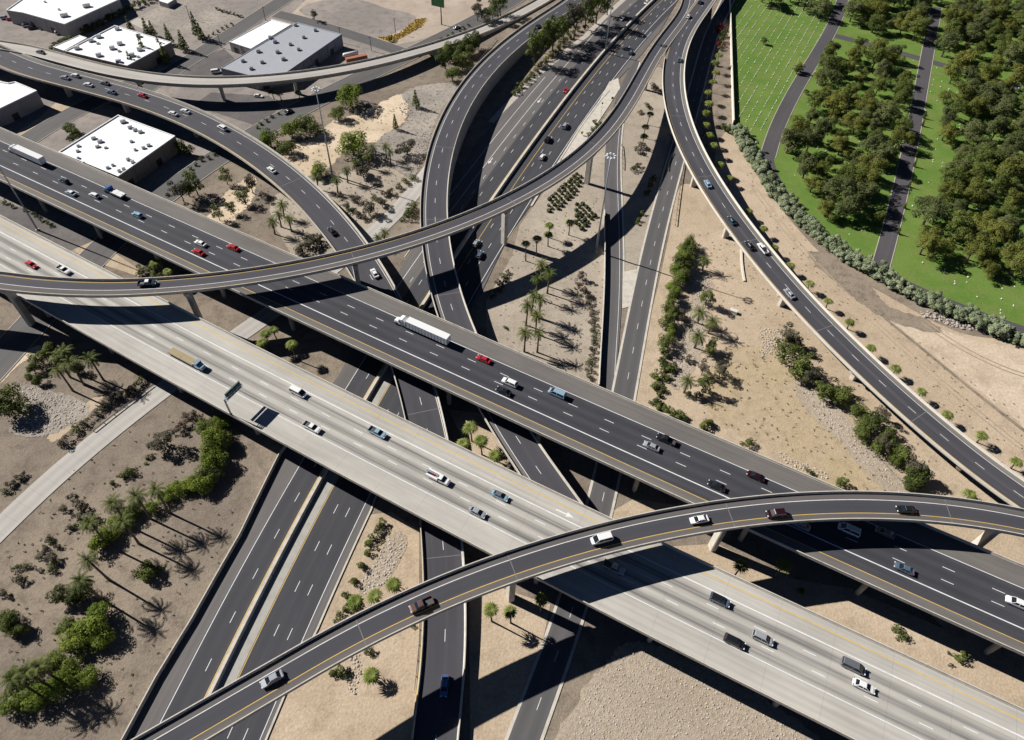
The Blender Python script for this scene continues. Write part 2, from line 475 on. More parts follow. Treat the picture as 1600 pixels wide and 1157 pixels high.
PZ = [0]
def patch(name, px, z, mat, curved=False, jit=0.0, parent=None):
    PZ[0] += 1; z = .003+.0027*PZ[0] if z < .1 else z
    v = smooth_poly(px, z, 14, jit) if curved else [tuple(P(u, w, z)) for u, w in px]
    me = mesh(name, v, [tuple(range(len(v)))], (mat,))
    bm = bmesh.new(); bm.from_mesh(me); bmesh.ops.triangulate(bm, faces=bm.faces); bm.to_mesh(me); bm.free()
    o = obj(name, me, parent)
    if parent is None: tag(o, kind='structure')
    return o

S = 3000
g = obj('ground', mesh('ground', [(-S, -S, 0), (S, -S, 0), (S, S, 0), (-S, S, 0)], [(0, 1, 2, 3)], (M['earth'],)))
tag(g, kind='structure')

# graded earth east of the freeway
patch('graded_earth', [(1065, 290), (1120, 300), (1118, 240), (1145, 200), (1180, 270), (1240, 350), (1300, 410), (1400, 470), (1500, 520), (1700, 580), (1700, 1000), (1500, 1000), (1320, 800), (1150, 720), (985, 640), (1010, 520), (1030, 440), (1045, 370)], .008, M['earth_warm'], True)
patch('bare_field', [(1300, 430), (1345, 455), (1420, 500), (1520, 530), (1700, 590), (1700, 760), (1600, 668), (1500, 588), (1420, 525), (1340, 470)], .014, M['earth_field'], True, .5)
patch('ditch_soil', [(1262, 396), (1300, 402), (1360, 448), (1390, 478), (1450, 500), (1470, 520), (1400, 506), (1350, 478), (1310, 446)], .02, M['earth'], True, .6)
patch('weed_patch', [(1105, 560), (1180, 540), (1225, 570), (1290, 625), (1345, 690), (1390, 740), (1420, 790), (1330, 800), (1200, 700), (1110, 650)], .014, M['weeds'], True, .8)
patch('tan_verge', [(1060, 380), (1080, 400), (1175, 380), (1160, 420), (1165, 480), (1130, 540), (1080, 620), (1060, 640), (1030, 640), (1040, 520)], .02, M['earth_warm'], True, .5)
# island between the freeway and the slip road
patch('tan_island', [(760, 470), (800, 400), (812, 352), (850, 300), (905, 250), (940, 190), (955, 170), (945, 260), (944, 420), (935, 600), (900, 600), (790, 560), (760, 520)], .008, M['earth_grey'], False)
patch('slip_road_island', [(972, 200), (1000, 140), (1030, 100), (1060, 150), (1048, 220), (1030, 280), (1000, 400), (985, 455), (975, 440), (970, 300)], .012, M['earth_grey'], False)
# sandy ground inside the loop at top left
patch('sandy_ground', [(418, 255), (445, 232), (490, 215), (520, 190), (560, 178), (600, 158), (628, 148), (638, 165), (632, 190), (610, 205), (590, 222), (545, 225), (530, 245), (515, 262), (490, 272), (460, 285)], .016, M['earth_pale'], True, .7)
patch('sandy_ground', [(325, 345), (345, 310), (375, 285), (400, 280), (395, 310), (375, 335), (350, 360)], .016, M['earth_pale'], True, .7)
patch('loop_gravel', [(628, 148), (655, 135), (700, 130), (712, 140), (680, 190), (655, 260), (640, 275), (600, 255), (580, 240), (600, 210), (632, 195), (640, 170)], .012, M['gravel'], True, .5)
patch('loop_ground', [(425, 310), (465, 290), (540, 270), (580, 250), (640, 280), (650, 300), (600, 350), (560, 375), (500, 400), (460, 400), (440, 370), (425, 345)], .010, M['earth_grey'], True, .3)
# tan ground in the foreground wedges
patch('tan_wedge', [(577, 805), (612, 800), (655, 830), (655, 1000), (640, 1260), (330, 1260), (495, 985)], .008, M['earth_warm'], False)
patch('tan_wedge', [(733, 900), (800, 925), (860, 945), (840, 1040), (820, 1260), (735, 1260)], .012, M['earth_warm'], False)
patch('tan_wedge', [(1030, 855), (1120, 850), (1240, 905), (1330, 920), (1480, 985), (1700, 1060), (1700, 1200), (1500, 1150), (1380, 1020), (1230, 950), (1115, 885)], .008, M['earth_warm'], False)
patch('tan_wedge', [(700, 640), (790, 650), (880, 780), (870, 800), (740, 720)], .008, M['earth_warm'], False)
patch('tan_wedge', [(955, 800), (990, 780), (1060, 790), (1000, 860), (960, 850)], .008, M['earth_warm'], False)
patch('gravel_mound_top', [(985, 1002), (1060, 1022), (1140, 1062), (1230, 1115), (1300, 1180), (1250, 1260), (850, 1260), (905, 1090), (945, 1040)], .016, M['gravel_tan'], True, .5)
patch('dirt_strip', [(0, 585), (20, 560), (60, 540), (60, 552), (30, 570), (0, 600)], .012, M['earth_pale'], True, .2)
patch('dirt_path', [(75, 680), (110, 655), (150, 620), (160, 628), (120, 665), (85, 690)], .014, M['earth_warm'], True, .4)
# industrial quarter
patch('industrial_ground', [(-400, -250), (500, -250), (820, -60), (760, 45), (640, 95), (480, 175), (410, 215), (340, 255), (250, 310), (140, 420), (-250, 420), (-600, 100)], .006, M['lot'], False)
patch('vacant_lot', [(455, 22), (520, -40), (760, -80), (860, -40), (800, 5), (730, 35), (655, 63), (610, 72), (585, 60), (530, 42)], .012, M['lot_pale'], False)
patch('vacant_lot', [(470, 20), (500, 2), (560, 0), (600, 12), (650, 28), (600, 58), (560, 52)], .016, M['lot'], True, .4)
patch('gravel_yard', [(215, 28), (262, 2), (300, 0), (378, 28), (325, 58), (240, 38)], .012, M['gravel'], False)
patch('concrete_apron', [(202, 36), (215, 28), (238, 37), (224, 45)], .016, M['kerb'], False)
patch('earth_strip', [(25, 208), (60, 185), (88, 160), (130, 172), (118, 182), (48, 219)], .014, M['earth_warm'], False)
patch('parking_lot', [(275, 115), (310, 92), (350, 76), (385, 110), (420, 118), (330, 125)], .010, M['lot_dark'], False)
patch('parking_lot', [(255, 300), (300, 265), (345, 235), (395, 195), (300, 165), (330, 145), (420, 150), (440, 165), (410, 195), (350, 245), (262, 312)], .010, M['lot_dark'], False)
patch('brown_lot', [(113, 386), (150, 375), (215, 420), (225, 435), (155, 412), (118, 394)], .014, M['earth_warm'], False)
patch('brown_lot', [(33, 348), (45, 344), (64, 357), (55, 363)], .014, M['earth_warm'], False)
patch('paved_yard', [(-60, 290), (0, 312), (60, 335), (150, 375), (110, 392), (0, 335), (-60, 310)], .010, M['lot_dark'], False)

# cemetery lawn
patch('cemetery_lawn', [(1145, -120), (1142, 0), (1148, 195), (1165, 225), (1190, 270), (1230, 330), (1290, 388), (1350, 428), (1440, 470), (1520, 502), (1610, 535), (1900, 640), (2400, 300), (2200, -120)], .010, M['lawn'], False)

ASPH, ASPH2, ASPH3 = (.052, .052, .059), (.085, .079, .076), (.115, .107, .100)
STREET = roadmat('worn street asphalt', (.10, .096, .094), (.07, .068, .068), ((-3.6, 2),), 3.6, .4)
PATHM = roadmat('cemetery drive asphalt', (.075, .070, .075), (.06, .056, .06), (), 3.6, 0)
PALE = roadmat('old concrete pavement', (.41, .385, .35), (.27, .255, .24), ((-3.2, 2),), 3.2, .55, (.85, 1.1), None, None, 4.6)

GR = .125      # pavements lie above every layer of earth
def centre(pts, width, deg=3, ext=(0, 0), z=.125):
    """a strip whose two edges run half a width either side of a photographed middle line"""
    c = [P(u, v, z) for u, v in pts]
    d = dense([tuple(q) for q in c])
    r = Road.__new__(Road)
    ss = np.r_[0, np.cumsum(np.linalg.norm(np.diff(d[:, :2], axis=0), axis=1))]; t = ss/ss[-1]
    dg = min(deg, len(pts)-1)
    tt = np.linspace(0, 1, 300)
    cc = np.c_[np.polyval(np.polyfit(t, d[:, 0], dg), tt), np.polyval(np.polyfit(t, d[:, 1], dg), tt), np.full(300, z)]
    for side in (0, 1):
        if ext[side]:
            q = cc[0]-cc[3] if side == 0 else cc[-1]-cc[-4]
            q = q/np.linalg.norm(q[:2]); n = int(ext[side]/2)
            e = np.array([(cc[0] if side == 0 else cc[-1])+q*2.0*(k+1) for k in range(n)])
            cc = np.r_[e[::-1], cc] if side == 0 else np.r_[cc, e]
    ss = np.r_[0, np.cumsum(np.linalg.norm(np.diff(cc[:, :2], axis=0), axis=1))]
    m = int(ss[-1]/3)+1; gg = np.linspace(0, ss[-1], m)
    r.C = np.c_[[np.interp(gg, ss, cc[:, k]) for k in range(3)]].T; r.s = gg; r.w = np.full(m, float(width))
    T = np.gradient(r.C[:, :2], axis=0); T /= np.linalg.norm(T, axis=1)[:, None]; r.T = T; r.N = np.c_[-T[:, 1], T[:, 0]]
    return r

def street(name, pts, width, mat, deg=3, ext=(0, 0), kerb=True, dz=.03):
    r = centre(pts, width, deg, ext)
    o = sheet(name, r, -width/2, width/2, dz, mat); tag(o, kind='structure')
    if kerb:
        for sg in (1, -1):
            a, b = width/2*sg, (width/2+.3)*sg
            lo, hi = min(a, b), max(a, b)
            extrude('kerb', r, lambda i: [(hi, -.05), (hi, .1), (lo, .1), (lo, -.05)], M['kerb'], o)
    return r, o

def offs(road, px):
    """edge offset as a function of place along a road, from photographed points at road level"""
    q = sorted((road.s[i], o) for i, o in (road.at(u, v) for u, v in px))
    a, b = [x for x, _ in q], [y for _, y in q]
    return lambda i: float(np.interp(road.s[i], a, b))

# side streets
ROADS['frontage'], fr = street('frontage_street', [(118, 428), (160, 392), (255, 305), (340, 246), (412, 206), (470, 166), (560, 125), (640, 86), (715, 47), (790, 8)], 12.5, STREET, 4, (60, 120))
street('cross_street', [(432, 22), (470, 32), (525, 48), (575, 63), (628, 82)], 9.5, STREET, 2, (0, 0))
street('side_street', [(30, 228), (60, 208), (115, 176), (170, 148)], 11, STREET, 2, (60, 20))
street('side_street', [(270, 112), (330, 72), (395, 32), (450, -5)], 10.5, STREET, 2, (40, 120))
ROADS['pale'], pr = street('old_concrete_road', [(14, 808), (100, 735), (170, 675), (248, 615), (590, 362), (655, 285)], 7.6, PALE, 3, (60, 30), False)
street('cemetery_drive', [(1320, -20), (1308, 28), (1286, 70), (1258, 112), (1235, 160), (1212, 205), (1199, 245)], 7.0, PATHM, 3, (60, 0))
street('cemetery_drive', [(1196, 235), (1205, 268), (1238, 325), (1290, 372), (1350, 410), (1440, 458), (1520, 490), (1600, 518)], 6.0, PATHM, 4, (0, 120), dz=.034, kerb=False)
street('cemetery_drive', [(1452, 70), (1440, 135), (1426, 210), (1410, 285), (1395, 345), (1378, 412), (1372, 425)], 6.6, PATHM, 3, (60, 0), dz=.036)
street('cemetery_drive', [(1290, 53), (1330, 62), (1380, 76), (1430, 90), (1478, 103)], 6.0, PATHM, 2, (0, 40), dz=.026, kerb=False)

# ------------------------------------------------------------------ freeway at ground level
fw = centre([(345, 1067), (400, 942), (482, 790), (580, 607), (668, 478), (765, 315), (824, 242), (882, 155), (945, 83), (990, 32), (1022, 0)], 1.0, 4, (90, 160))
ROADS['fw'] = fw
sb = offs(fw, [(245, 1065), (300, 975), (375, 842), (437, 715), (527, 590), (615, 440), (700, 300), (745, 225), (782, 181), (852, 112), (920, 57), (960, 17)])
nb = offs(fw, [(448, 1075), (495, 982), (577, 800), (634, 655), (755, 452), (797, 365), (830, 320), (876, 246), (905, 200), (938, 155), (975, 115), (1003, 85), (1032, 48), (1060, 0)])
oy = fw.at(462, 875)[1]; ow = fw.at(500, 939)[1]; osy = fw.at(440, 852)[1]; osw = fw.at(400, 847)[1]
FWM = roadmat('freeway asphalt', ASPH, (.036, .035, .039), ((ow, 3), (osy, 2)), 3.66, .5, (.88, 1.12), (ow-.2, osw+.2, (.12, .112, .107)))
o = sheet('freeway', fw, nb, sb, .05, FWM); tag(o, kind='structure'); FWO = o
W_, Y_ = M['white_line'], M['yellow_line']
south, north = (600, 570), (770, 305)
for off_ in (oy, osy): line(fw, None, Y_, .2, o, .062, 'edge_line', off=off_)
for off_ in (ow, osw): line(fw, None, W_, .2, o, .062, 'edge_line', off=off_, b=(640, 520))
dashes(fw, [(463.75, 918.75), (485.9, 919.75), (360, 972)], o, .062, .17, b=(640, 520))
for p_ in ((819, 180), (916, 182)): line(fw, p_, W_, .22, o, .062, 'edge_line', a=(650, 505), b=(985, 40))
line(fw, (800, 182), W_, .2, o, .062, 'edge_line', a=(690, 420), b=(900, 135))
dashes(fw, [(845.6, 177), (834.4, 175), (888, 179), (901, 180)], o, .062, .17, a=(650, 505))
line(fw, (1003, 58), W_, .2, o, .062, 'edge_line', a=(975, 50), b=None)

def jersey(h=.85, b=.3, t=.1, c=0.0):
    return lambda i: [(c+b, 0), (c+t+.05, .35), (c+t, h), (c-t, h), (c-t-.05, .35), (c-b, 0)]
mb_ = extrude('median_barrier', fw, lambda i: [(1.0, 0), (.7, 1.25), (-.25, 1.25), (-.55, 0)], M['concrete_lt'])
mb_.location.z = .045
tag(mb_, 'long pale concrete barrier along the middle of the ground-level freeway', 'barrier')
wl = extrude('retaining_wall', fw, lambda i: [(sb(i)+.45, 0), (sb(i)+.4, 1.5), (sb(i)+.1, 1.5), (sb(i), 0)], M['concrete_lt'], b=(470, 672))
tag(wl, 'low pale wall beside the wide left shoulder of the foreground freeway', 'wall')
kb = extrude('kerb', fw, lambda i: [(nb(i), 0), (nb(i), .2), (nb(i)-.5, .2), (nb(i)-.5, 0)], M['concrete_lt'], FWO, b=(640, 520))
kb2 = extrude('kerb', fw, lambda i: [(nb(i), 0), (nb(i), .2), (nb(i)-.8, .2), (nb(i)-.8, 0)], M['concrete_lt'], FWO, a=(770, 305), b=(900, 130))
sheet('median_shoulder', fw, oy+.25, -.6, .056, M['concrete'], FWO, b=(640, 520))
patch('concrete_gore', [(952, 128), (966, 122), (969, 138), (950, 168), (925, 205), (905, 235), (882, 258), (877, 248), (905, 200), (936, 158)], .19, M['concrete_lt'])
kb3 = sheet('sidewalk', fw, lambda i: sb(i), lambda i: sb(i)+3.2, .06, M['kerb'], FWO, a=(790, 200))

# slip road and frontage road on the right
ls = Road([(990, 95, 0), (968, 140, 0), (950, 200, 0), (945, 250, 0), (945, 300, 0), (945, 405, 0), (943, 480, 0), (937, 580, 0), (933, 625, 0)],
          [(1006, 75, 0), (985, 140, 0), (972, 200, 0), (969, 240, 0), (970, 300, 0), (972, 370, 0), (973, 440, 0), (968, 520, 0), (962, 600, 0)], 0, 5, 2, 1, (0, 30))
ls.C[:, 2] += GR
ROADS['slip'] = ls
SLIPM = roadmat('slip road asphalt', (.105, .10, .10), (.075, .072, .074), ((-2.0, 1),), 4.0, .6)
o = sheet('slip_road', ls, lambda i: -ls.w[i]/2, lambda i: ls.w[i]/2, .045, SLIPM); tag(o, kind='structure')
sheet('kerb', ls, lambda i: ls.w[i]/2, lambda i: ls.w[i]/2+.7, .05, M['concrete_lt'], o, b=(972, 440))
line(ls, None, W_, .16, o, .056, off=2.3, b=(965, 600))
sw = extrude('slip_road_wall', ls, lambda i: [(-ls.w[i]/2+.1, 0), (-ls.w[i]/2, 1.9), (-ls.w[i]/2-.35, 1.9), (-ls.w[i]/2-.35, 0)], M['concrete_lt'], None, (945, 330), (935, 610))
tag(sw, 'thin pale wall between the slip road and the palm-planted island', 'wall')
fr2 = Road([(1112, 40, 0), (1092, 100, 0), (1072, 160, 0), (1050, 225, 0), (1035, 275, 0), (1018, 340, 0), (1000, 415, 0), (985, 465, 0), (970, 540, 0), (957, 612, 0), (920, 770, 0), (862, 950, 0), (835, 1060, 0)],
           [(1142, 0, 0), (1122, 42, 0), (1104, 100, 0), (1090, 170, 0), (1075, 225, 0), (1063, 275, 0), (1040, 360, 0), (1025, 430, 0), (1010, 500, 0), (993, 620, 0), (960, 800, 0), (905, 980, 0), (882, 1080, 0)], 0, 6, 2, 1, (120, 80), width=7.8)
fr2.C[:, 2] += GR
ROADS['fr2'] = fr2
FR2M = roadmat('frontage asphalt', (.10, .095, .096), (.072, .07, .072), ((-3.6, 2),), 3.6, .75, (.88, 1.1))
o = sheet('frontage_road', fr2, lambda i: -fr2.w[i]/2, lambda i: fr2.w[i]/2, .052, FR2M); tag(o, kind='structure')
for sg in (1, -1): sheet('kerb', fr2, lambda i: sg*fr2.w[i]/2-.3, lambda i: sg*fr2.w[i]/2+.5, .058, M['concrete_lt'], o)
dashes(fr2, [(1016, 412)], o, .064, .15)
patch('concrete_gore', [(973, 425), (1000, 420), (988, 455), (982, 480), (972, 482)], .16, M['concrete_lt'])

# ------------------------------------------------------------------ elevated roads
RNW = Road([(0, 422, 21), (97, 434, 20.5), (192, 435, 20), (295, 430, 19.8), (400, 418, 19.5), (512, 397, 19.5), (650, 357, 20), (800, 297, 20.5), (837, 277, 20.3), (920, 212, 19), (970, 150, 16.5), (1012, 85, 13), (1050, 30, 10), (1070, 0, 8.5)],
           [(0, 450, 21), (100, 461, 20.5), (200, 462, 20), (300, 455, 19.8), (400, 438, 19.5), (550, 412, 19.5), (650, 384, 20), (800, 324, 20.5), (900, 270, 19.8), (960, 212, 17.8), (990, 162, 15.5), (1022, 107, 13), (1036, 88, 12.2), (1080, 16, 9), (1090, 0, 8)], .85, 6, 0, 5, (70, 110))
def rng(road, *px): return [road.at(*p)[1] for p in px]
y_, w_ = rng(RNW, (150, 442), (150, 454))
RAMPM = roadmat('ramp asphalt', (.061, .060, .070), (.047, .046, .055), ((w_, 1),), abs(y_-w_), .4, (.9, 1.1), (w_, y_, (.105, .095, .09)))
e, og = bridge('nw', 'flyover_ramp', 'highest curving flyover ramp sweeping from the left edge to the top right', 'flyover', RNW, RAMPM, 2.2, 2.2, bar_rng={-1: (None, (1035, 89))})
line(RNW, (150, 442), Y_, .18, e, origin=og); line(RNW, (150, 454), W_, .18, e, origin=og)
for p_ in ((803, 390), (44, 515), (921, 289), (318, 500), (553, 440), (1005, 140)): pier(e, og, RNW, *p_, depth=2.2)
NWE = e

RE = Road([(1110, 0, 8), (1085, 45, 10), (1072, 82, 11.5), (1071, 125, 12), (1082, 187, 12), (1125, 277, 11.5), (1200, 378, 10), (1250, 430, 9), (1357, 547, 8), (1425, 612, 7.4), (1512, 677, 6.5), (1600, 752, 5.5)],
          [(1080, 16, 9), (1050, 62, 11), (1037, 92, 11.8), (1037, 150, 12), (1050, 200, 12), (1087, 277, 11.5), (1120, 342, 10.8), (1200, 437, 9.6), (1225, 470, 9), (1295, 547, 8.2), (1352, 597, 7.6), (1430, 667, 7), (1507, 735, 6.3), (1575, 785, 5.7)], .85, 6, 0, 4, (110, 120))
i_, wE = RE.at(1352, 557); i_, dE = RE.at(1384, 604)
REM = roadmat('east ramp asphalt', (.057, .056, .064), (.12, .115, .117), ((dE-1.4, 1),), 2.8, .45, (.85, 1.15), (-RE.w[0]/2+1.4, wE, (.15, .142, .13)))
e, og = bridge('east', 'elevated_ramp', 'long elevated ramp beside the pale earth and cemetery hedge at right', 'ramp', RE, REM, 1.7, 1.8, barrier=M['concrete_w'], bar_rng={-1: ((1036, 92), None)})
line(RE, (1352, 557), W_, .18, e, origin=og); line(RE, None, Y_, .18, e, off=-RE.w[0]/2+1.3, origin=og)
dashes(RE, [(1384, 604)], e, origin=og)
for p_ in ((1130, 372), (1207, 478), (1325, 602), (1480, 740), (1078, 292), (1048, 210)): pier(e, og, RE, *p_, top_w=8.5, depth=1.7)
EE_ = e

RU = Road([(0, 60, 10), (85, 80, 10), (200, 107, 10), (262, 116, 10), (400, 118, 9.8), (475, 111, 9), (600, 85, 6.5), (675, 65, 4.2), (750, 40, 1.6), (800, 18, .5), (860, -18, .35)],
          [(0, 76, 10), (100, 99, 10), (175, 119, 10), (275, 130, 10), (400, 130, 9.8), (512, 117, 8.6), (625, 92, 6), (700, 72, 3.6), (760, 47, 1.5), (815, 28, .5), (880, -12, .35)], .85, 5, 0, 4, (90, 0))
RUM = roadmat('pale overpass concrete', (.40, .375, .34), (.28, .26, .24), ((-3.0, 1),), 5.0, .5, (.85, 1.1), None, None, 12)
e, og = bridge('over', 'street_overpass', 'narrow pale concrete overpass curving past the white-roofed warehouses', 'overpass', RU, RUM, 1.6, 1.2)
for p_ in ((348, 160), (225, 150), (470, 150), (80, 130)): pier(e, og, RU, *p_, top_w=4.0, col_w=1.8, col_t=1.4, depth=1.6)
OVE = e

RW = Road([(0, 75, 10), (100, 105, 10), (200, 132, 10), (300, 162, 9.8), (375, 202, 9.2), (400, 215, 9), (485, 277, 8.3), (520, 317, 8), (577, 380, 7.4), (621, 457, 6.9), (687, 625, 6.3), (704, 687, 5.6), (726, 857, 3.4), (727, 945, 2.4), (727, 1027, 1.8), (725, 1090, 1.5)],
          [(0, 105, 10), (100, 135, 10), (180, 157, 10), (250, 180, 9.8), (325, 220, 9.2), (400, 262, 8.7), (462, 322, 8.1), (525, 392, 7.4), (560, 440, 7), (617, 595, 6.4), (635, 652, 5.9), (655, 817, 3.8), (657, 902, 2.8), (660, 975, 2.2), (655, 1065, 1.7), (652, 1110, 1.5)], .85, 7, 1, 4, (90, 40))
yw, ww, dw = rng(RW, (475, 330), (505, 307), (476, 302))
RWM = roadmat('west ramp asphalt', (.060, .059, .067), (.045, .044, .050), ((dw-3.66, 2),), 3.66, .5, (.88, 1.12), (yw, ww, (.13, .12, .112)))
e, og = bridge('west', 'curved_ramp', 'curved ramp from upper left passing under both long decks to the bottom', 'ramp', RW, RWM, 1.7, 1.8)
line(RW, (475, 330), Y_, .18, e, origin=og); line(RW, (505, 307), W_, .18, e, origin=og); dashes(RW, [(476, 302)], e, origin=og)
for p_ in ((95, 160), (188, 182), (290, 225), (410, 300), (500, 400)): pier(e, og, RW, *p_, top_w=7.5, depth=1.7)
WE_ = e

RN = Road([(920, 0, 3), (800, 82, 6.5), (760, 125, 8), (722, 185, 9), (705, 250, 9.2), (702, 340, 8.8), (702, 377, 8.5), (727, 472, 7.4), (746, 520, 7), (800, 620, 6.6), (855, 707, 6.6), (927, 795, 6.6)],
          [(872, 0, 3), (800, 50, 6), (770, 77, 7.2), (725, 130, 8.5), (680, 205, 9.2), (660, 277, 9.2), (655, 352, 8.8), (660, 390, 8.4), (670, 455, 7.6), (682, 492, 7.2), (755, 657, 6.6), (792, 717, 6.6), (850, 800, 6.6)], .85, 6, 1, 4, (140, 25))
yn, wn, dn = rng(RN, (699, 295), (666, 307), (680, 311))
RNM = roadmat('north ramp asphalt', (.060, .059, .067), (.045, .044, .050), ((dn-3.66, 2),), 3.66, .5, (.88, 1.12), (min(yn, wn), max(yn, wn), (.14, .13, .122)))
e, og = bridge('north', 'curved_ramp', 'curved ramp from the top centre bending under the dark deck mid-picture', 'ramp', RN, RNM, 1.7, 1.8, fill_to=RN.at(682, 335)[0])
line(RN, (699, 295), Y_, .18, e, origin=og); line(RN, (666, 307), W_, .18, e, origin=og); dashes(RN, [(680, 311)], e, origin=og)
for p_ in ((700, 420), (800, 705)): pier(e, og, RN, *p_, top_w=7.5, depth=1.7)
NE_ = e

ZD, ZC = 13.0, 12.4
RD = Road(K(ZD, (0, 201), (87, 237), (160, 270), (275, 317), (400, 372), (472, 404), (597, 457), (800, 545), (1015, 632), (1115, 685), (1200, 715), (1320, 765), (1555, 867), (1600, 886)),
          K(ZD, (0, 280), (310, 427), (447, 491), (545, 540), (622, 579), (800, 657), (950, 722), (1075, 786), (1255, 864), (1450, 952), (1600, 1021)), .85, 3, 1, 0, (70, 90))
yd, td, wd = rng(RD, (800, 644), (800, 626), (800, 575)); d1, d2 = rng(RD, (836.25, 607.5), (828.75, 621.2))
RDM = roadmat('dark deck asphalt', (.051, .051, .059), (.030, .030, .035), ((d2-3.66, 3),), 3.66, .85, (.8, 1.18), (yd+.1, wd, (.135, .125, .115)))
e, og = bridge('dark', 'freeway_deck', 'long dark asphalt freeway deck crossing from upper left to lower right', 'bridge', RD, RDM, 1.9, 2.0)
line(RD, (800, 644), Y_, .2, e, origin=og); line(RD, (800, 626), W_, .32, e, origin=og); line(RD, (800, 575), W_, .2, e, origin=og)
dashes(RD, [(836.25, 607.5), (828.75, 621.2)], e, origin=og, width=.18)
DE_ = e; DOG = og
RC = Road(K(ZC, (0, 336), (192, 434), (277, 480), (337, 509), (400, 541), (800, 734), (955, 809), (1114, 886), (1200, 925), (1320, 982), (1497, 1066)),
          K(ZC, (107, 505), (165, 540), (222, 570), (400, 670), (670, 817), (760, 864), (837, 904), (910, 940), (1025, 995), (1160, 1066)), .85, 3, 1, 0, (110, 140))
yc, tc, wc = rng(RC, (400, 554), (400, 572), (455, 660)); c1, c2 = rng(RC, (417, 601), (454.5, 641))
RCM = roadmat('worn deck concrete', (.41, .39, .35), (.10, .097, .095), ((c2-3.66, 3),), 3.66, .95, (.78, 1.14), None, None, 13.7)
e, og = bridge('conc', 'freeway_deck', 'long pale concrete freeway deck with the sign gantry, nearest the viewer', 'bridge', RC, RCM, 1.9, 2.0)
line(RC, (400, 554), Y_, .3, e, origin=og); line(RC, (400, 572), W_, .32, e, origin=og); line(RC, (455, 660), W_, .22, e, origin=og)
dashes(RC, [(417, 601), (454.5, 641)], e, origin=og, width=.2)
CE_ = e; COG = og
for (rd, ee, oo, st) in ((RD, DE_, DOG, 33), (RC, CE_, COG, 33)):
    n = len(rd.C)
    for i in range(6, n, 11):
        for k in (-.33, -.11, .11, .33):
            c = rd.pt(i, rd.w[i]*k)
            m = MB().tube([(c[0]-oo[0], c[1]-oo[1], -.3), (c[0]-oo[0], c[1]-oo[1], rd.C[i, 2]-1.85)], [.75, .75], 10)
            q = Vector((c[0], c[1], 0))
            bad = False
            for other in (RW, RN, ls, fr2):
                dd = np.hypot(other.C[:, 0]-q.x, other.C[:, 1]-q.y); j = int(dd.argmin())
                if dd[j] < other.w[j]/2+1.2: bad = True
            j = int(np.hypot(fw.C[:, 0]-q.x, fw.C[:, 1]-q.y).argmin())
            of = (q.x-fw.C[j, 0])*fw.N[j, 0]+(q.y-fw.C[j, 1])*fw.N[j, 1]
            if nb(j)-1 < of < sb(j)+1 and abs(of) > 1.5: bad = True
            if not bad: obj('pier', m.me('pier', M['concrete']), ee)
RS = Road([(330, 1075, 19), (400, 1040, 19.2), (600, 940, 19.8), (737, 876, 20), (800, 856, 20), (950, 815, 20), (1050, 792, 20), (1200, 772, 20), (1350, 766, 20), (1475, 776, 20), (1600, 792, 20)],
          [(472, 1065, 19.2), (650, 972, 19.8), (720, 941, 20), (800, 909, 20), (950, 869, 20), (1100, 831, 20), (1200, 818, 20), (1350, 811, 20), (1475, 817, 20), (1600, 835, 20)], .85, 4, 0, 1, (90, 90))
ys, ws = rng(RS, (950, 854), (950, 830))
RSM = roadmat('near ramp asphalt', (.055, .055, .064), (.042, .042, .050), ((ys, 1),), abs(ws-ys), .4, (.9, 1.1), (ys, ws, (.105, .097, .093)))
e, og = bridge('se', 'flyover_ramp', 'high flyover ramp arching across the lower right foreground', 'flyover', RS, RSM, 2.2, 2.2)
line(RS, (950, 854), Y_, .18, e, origin=og); line(RS, (950, 830), W_, .18, e, origin=og)
for p_ in ((1111, 862), (797, 943), (1500, 842)): pier(e, og, RS, *p_, depth=2.2)
SE_ = e
for k_, r_ in (('nw', RNW), ('east', RE), ('over', RU), ('west', RW), ('north', RN), ('dark', RD), ('conc', RC), ('se', RS), ('slip', ls), ('fr2', fr2)):
    print('ROAD', k_, 'width %.1f..%.1f  z %.1f..%.1f  len %.0f' % (r_.w[0], r_.w[-1], r_.C[:, 2].min(), r_.C[:, 2].max(), r_.s[-1]))
print('LINES dark', yd, td, d2, d1, wd, 'conc', yc, tc, c1, c2, wc, 'se', ys, ws, 'nw', y_, w_, 'fw', oy, ow, osy, osw, 'west', yw, dw, ww, 'north', yn, dn, wn)

# ------------------------------------------------------------------ vehicles
PAINTS = {}
def carpaint(key):
    cols = dict(white=(.72, .72, .70), silver=(.42, .44, .46), grey=(.17, .18, .20), black=(.012, .013, .016), red=(.42, .018, .025), maroon=(.035, .008, .012),
                darkblue=(.03, .06, .11), teal=(.02, .055, .07), ltblue=(.33, .50, .62), slate=(.12, .17, .23), brown=(.16, .10, .085), tan=(.42, .34, .20), blue=(.06, .16, .36))
    if key not in PAINTS: PAINTS[key] = paint('car paint '+key, cols[key], .28, 0.0 if key in ('white', 'red', 'black') else .35, None, .6)
    return PAINTS[key]

def ring(x, hw, z0, z1, tuck=.06):
    """one cross-section of a body: flat floor, sides leaning in to the top"""
    zm = z0+(z1-z0)*.55
    return [(x, -hw+.08, z0), (x, hw-.08, z0), (x, hw, zm), (x, hw-tuck, z1), (x, -hw+tuck, z1), (x, -hw, zm)]

VM = {}
def part_mesh(key, build, mat):
    if key not in VM: VM[key] = build().me(key.split('/')[-1], mat)
    return VM[key]

def wheel(r=.34, w=.24):
    return lambda: MB().tube([(0, -w/2, 0), (0, w/2, 0)], [r, r], 12)

def greenhouse(x0, x1, t0, t1, z0, z1, hb, ht):
    return lambda: MB().loft([[(x0, -hb, z0), (x1, -hb, z0), (x1, hb, z0), (x0, hb, z0)], [(t0, -ht, z1), (t1, -ht, z1), (t1, ht, z1), (t0, ht, z1)]])

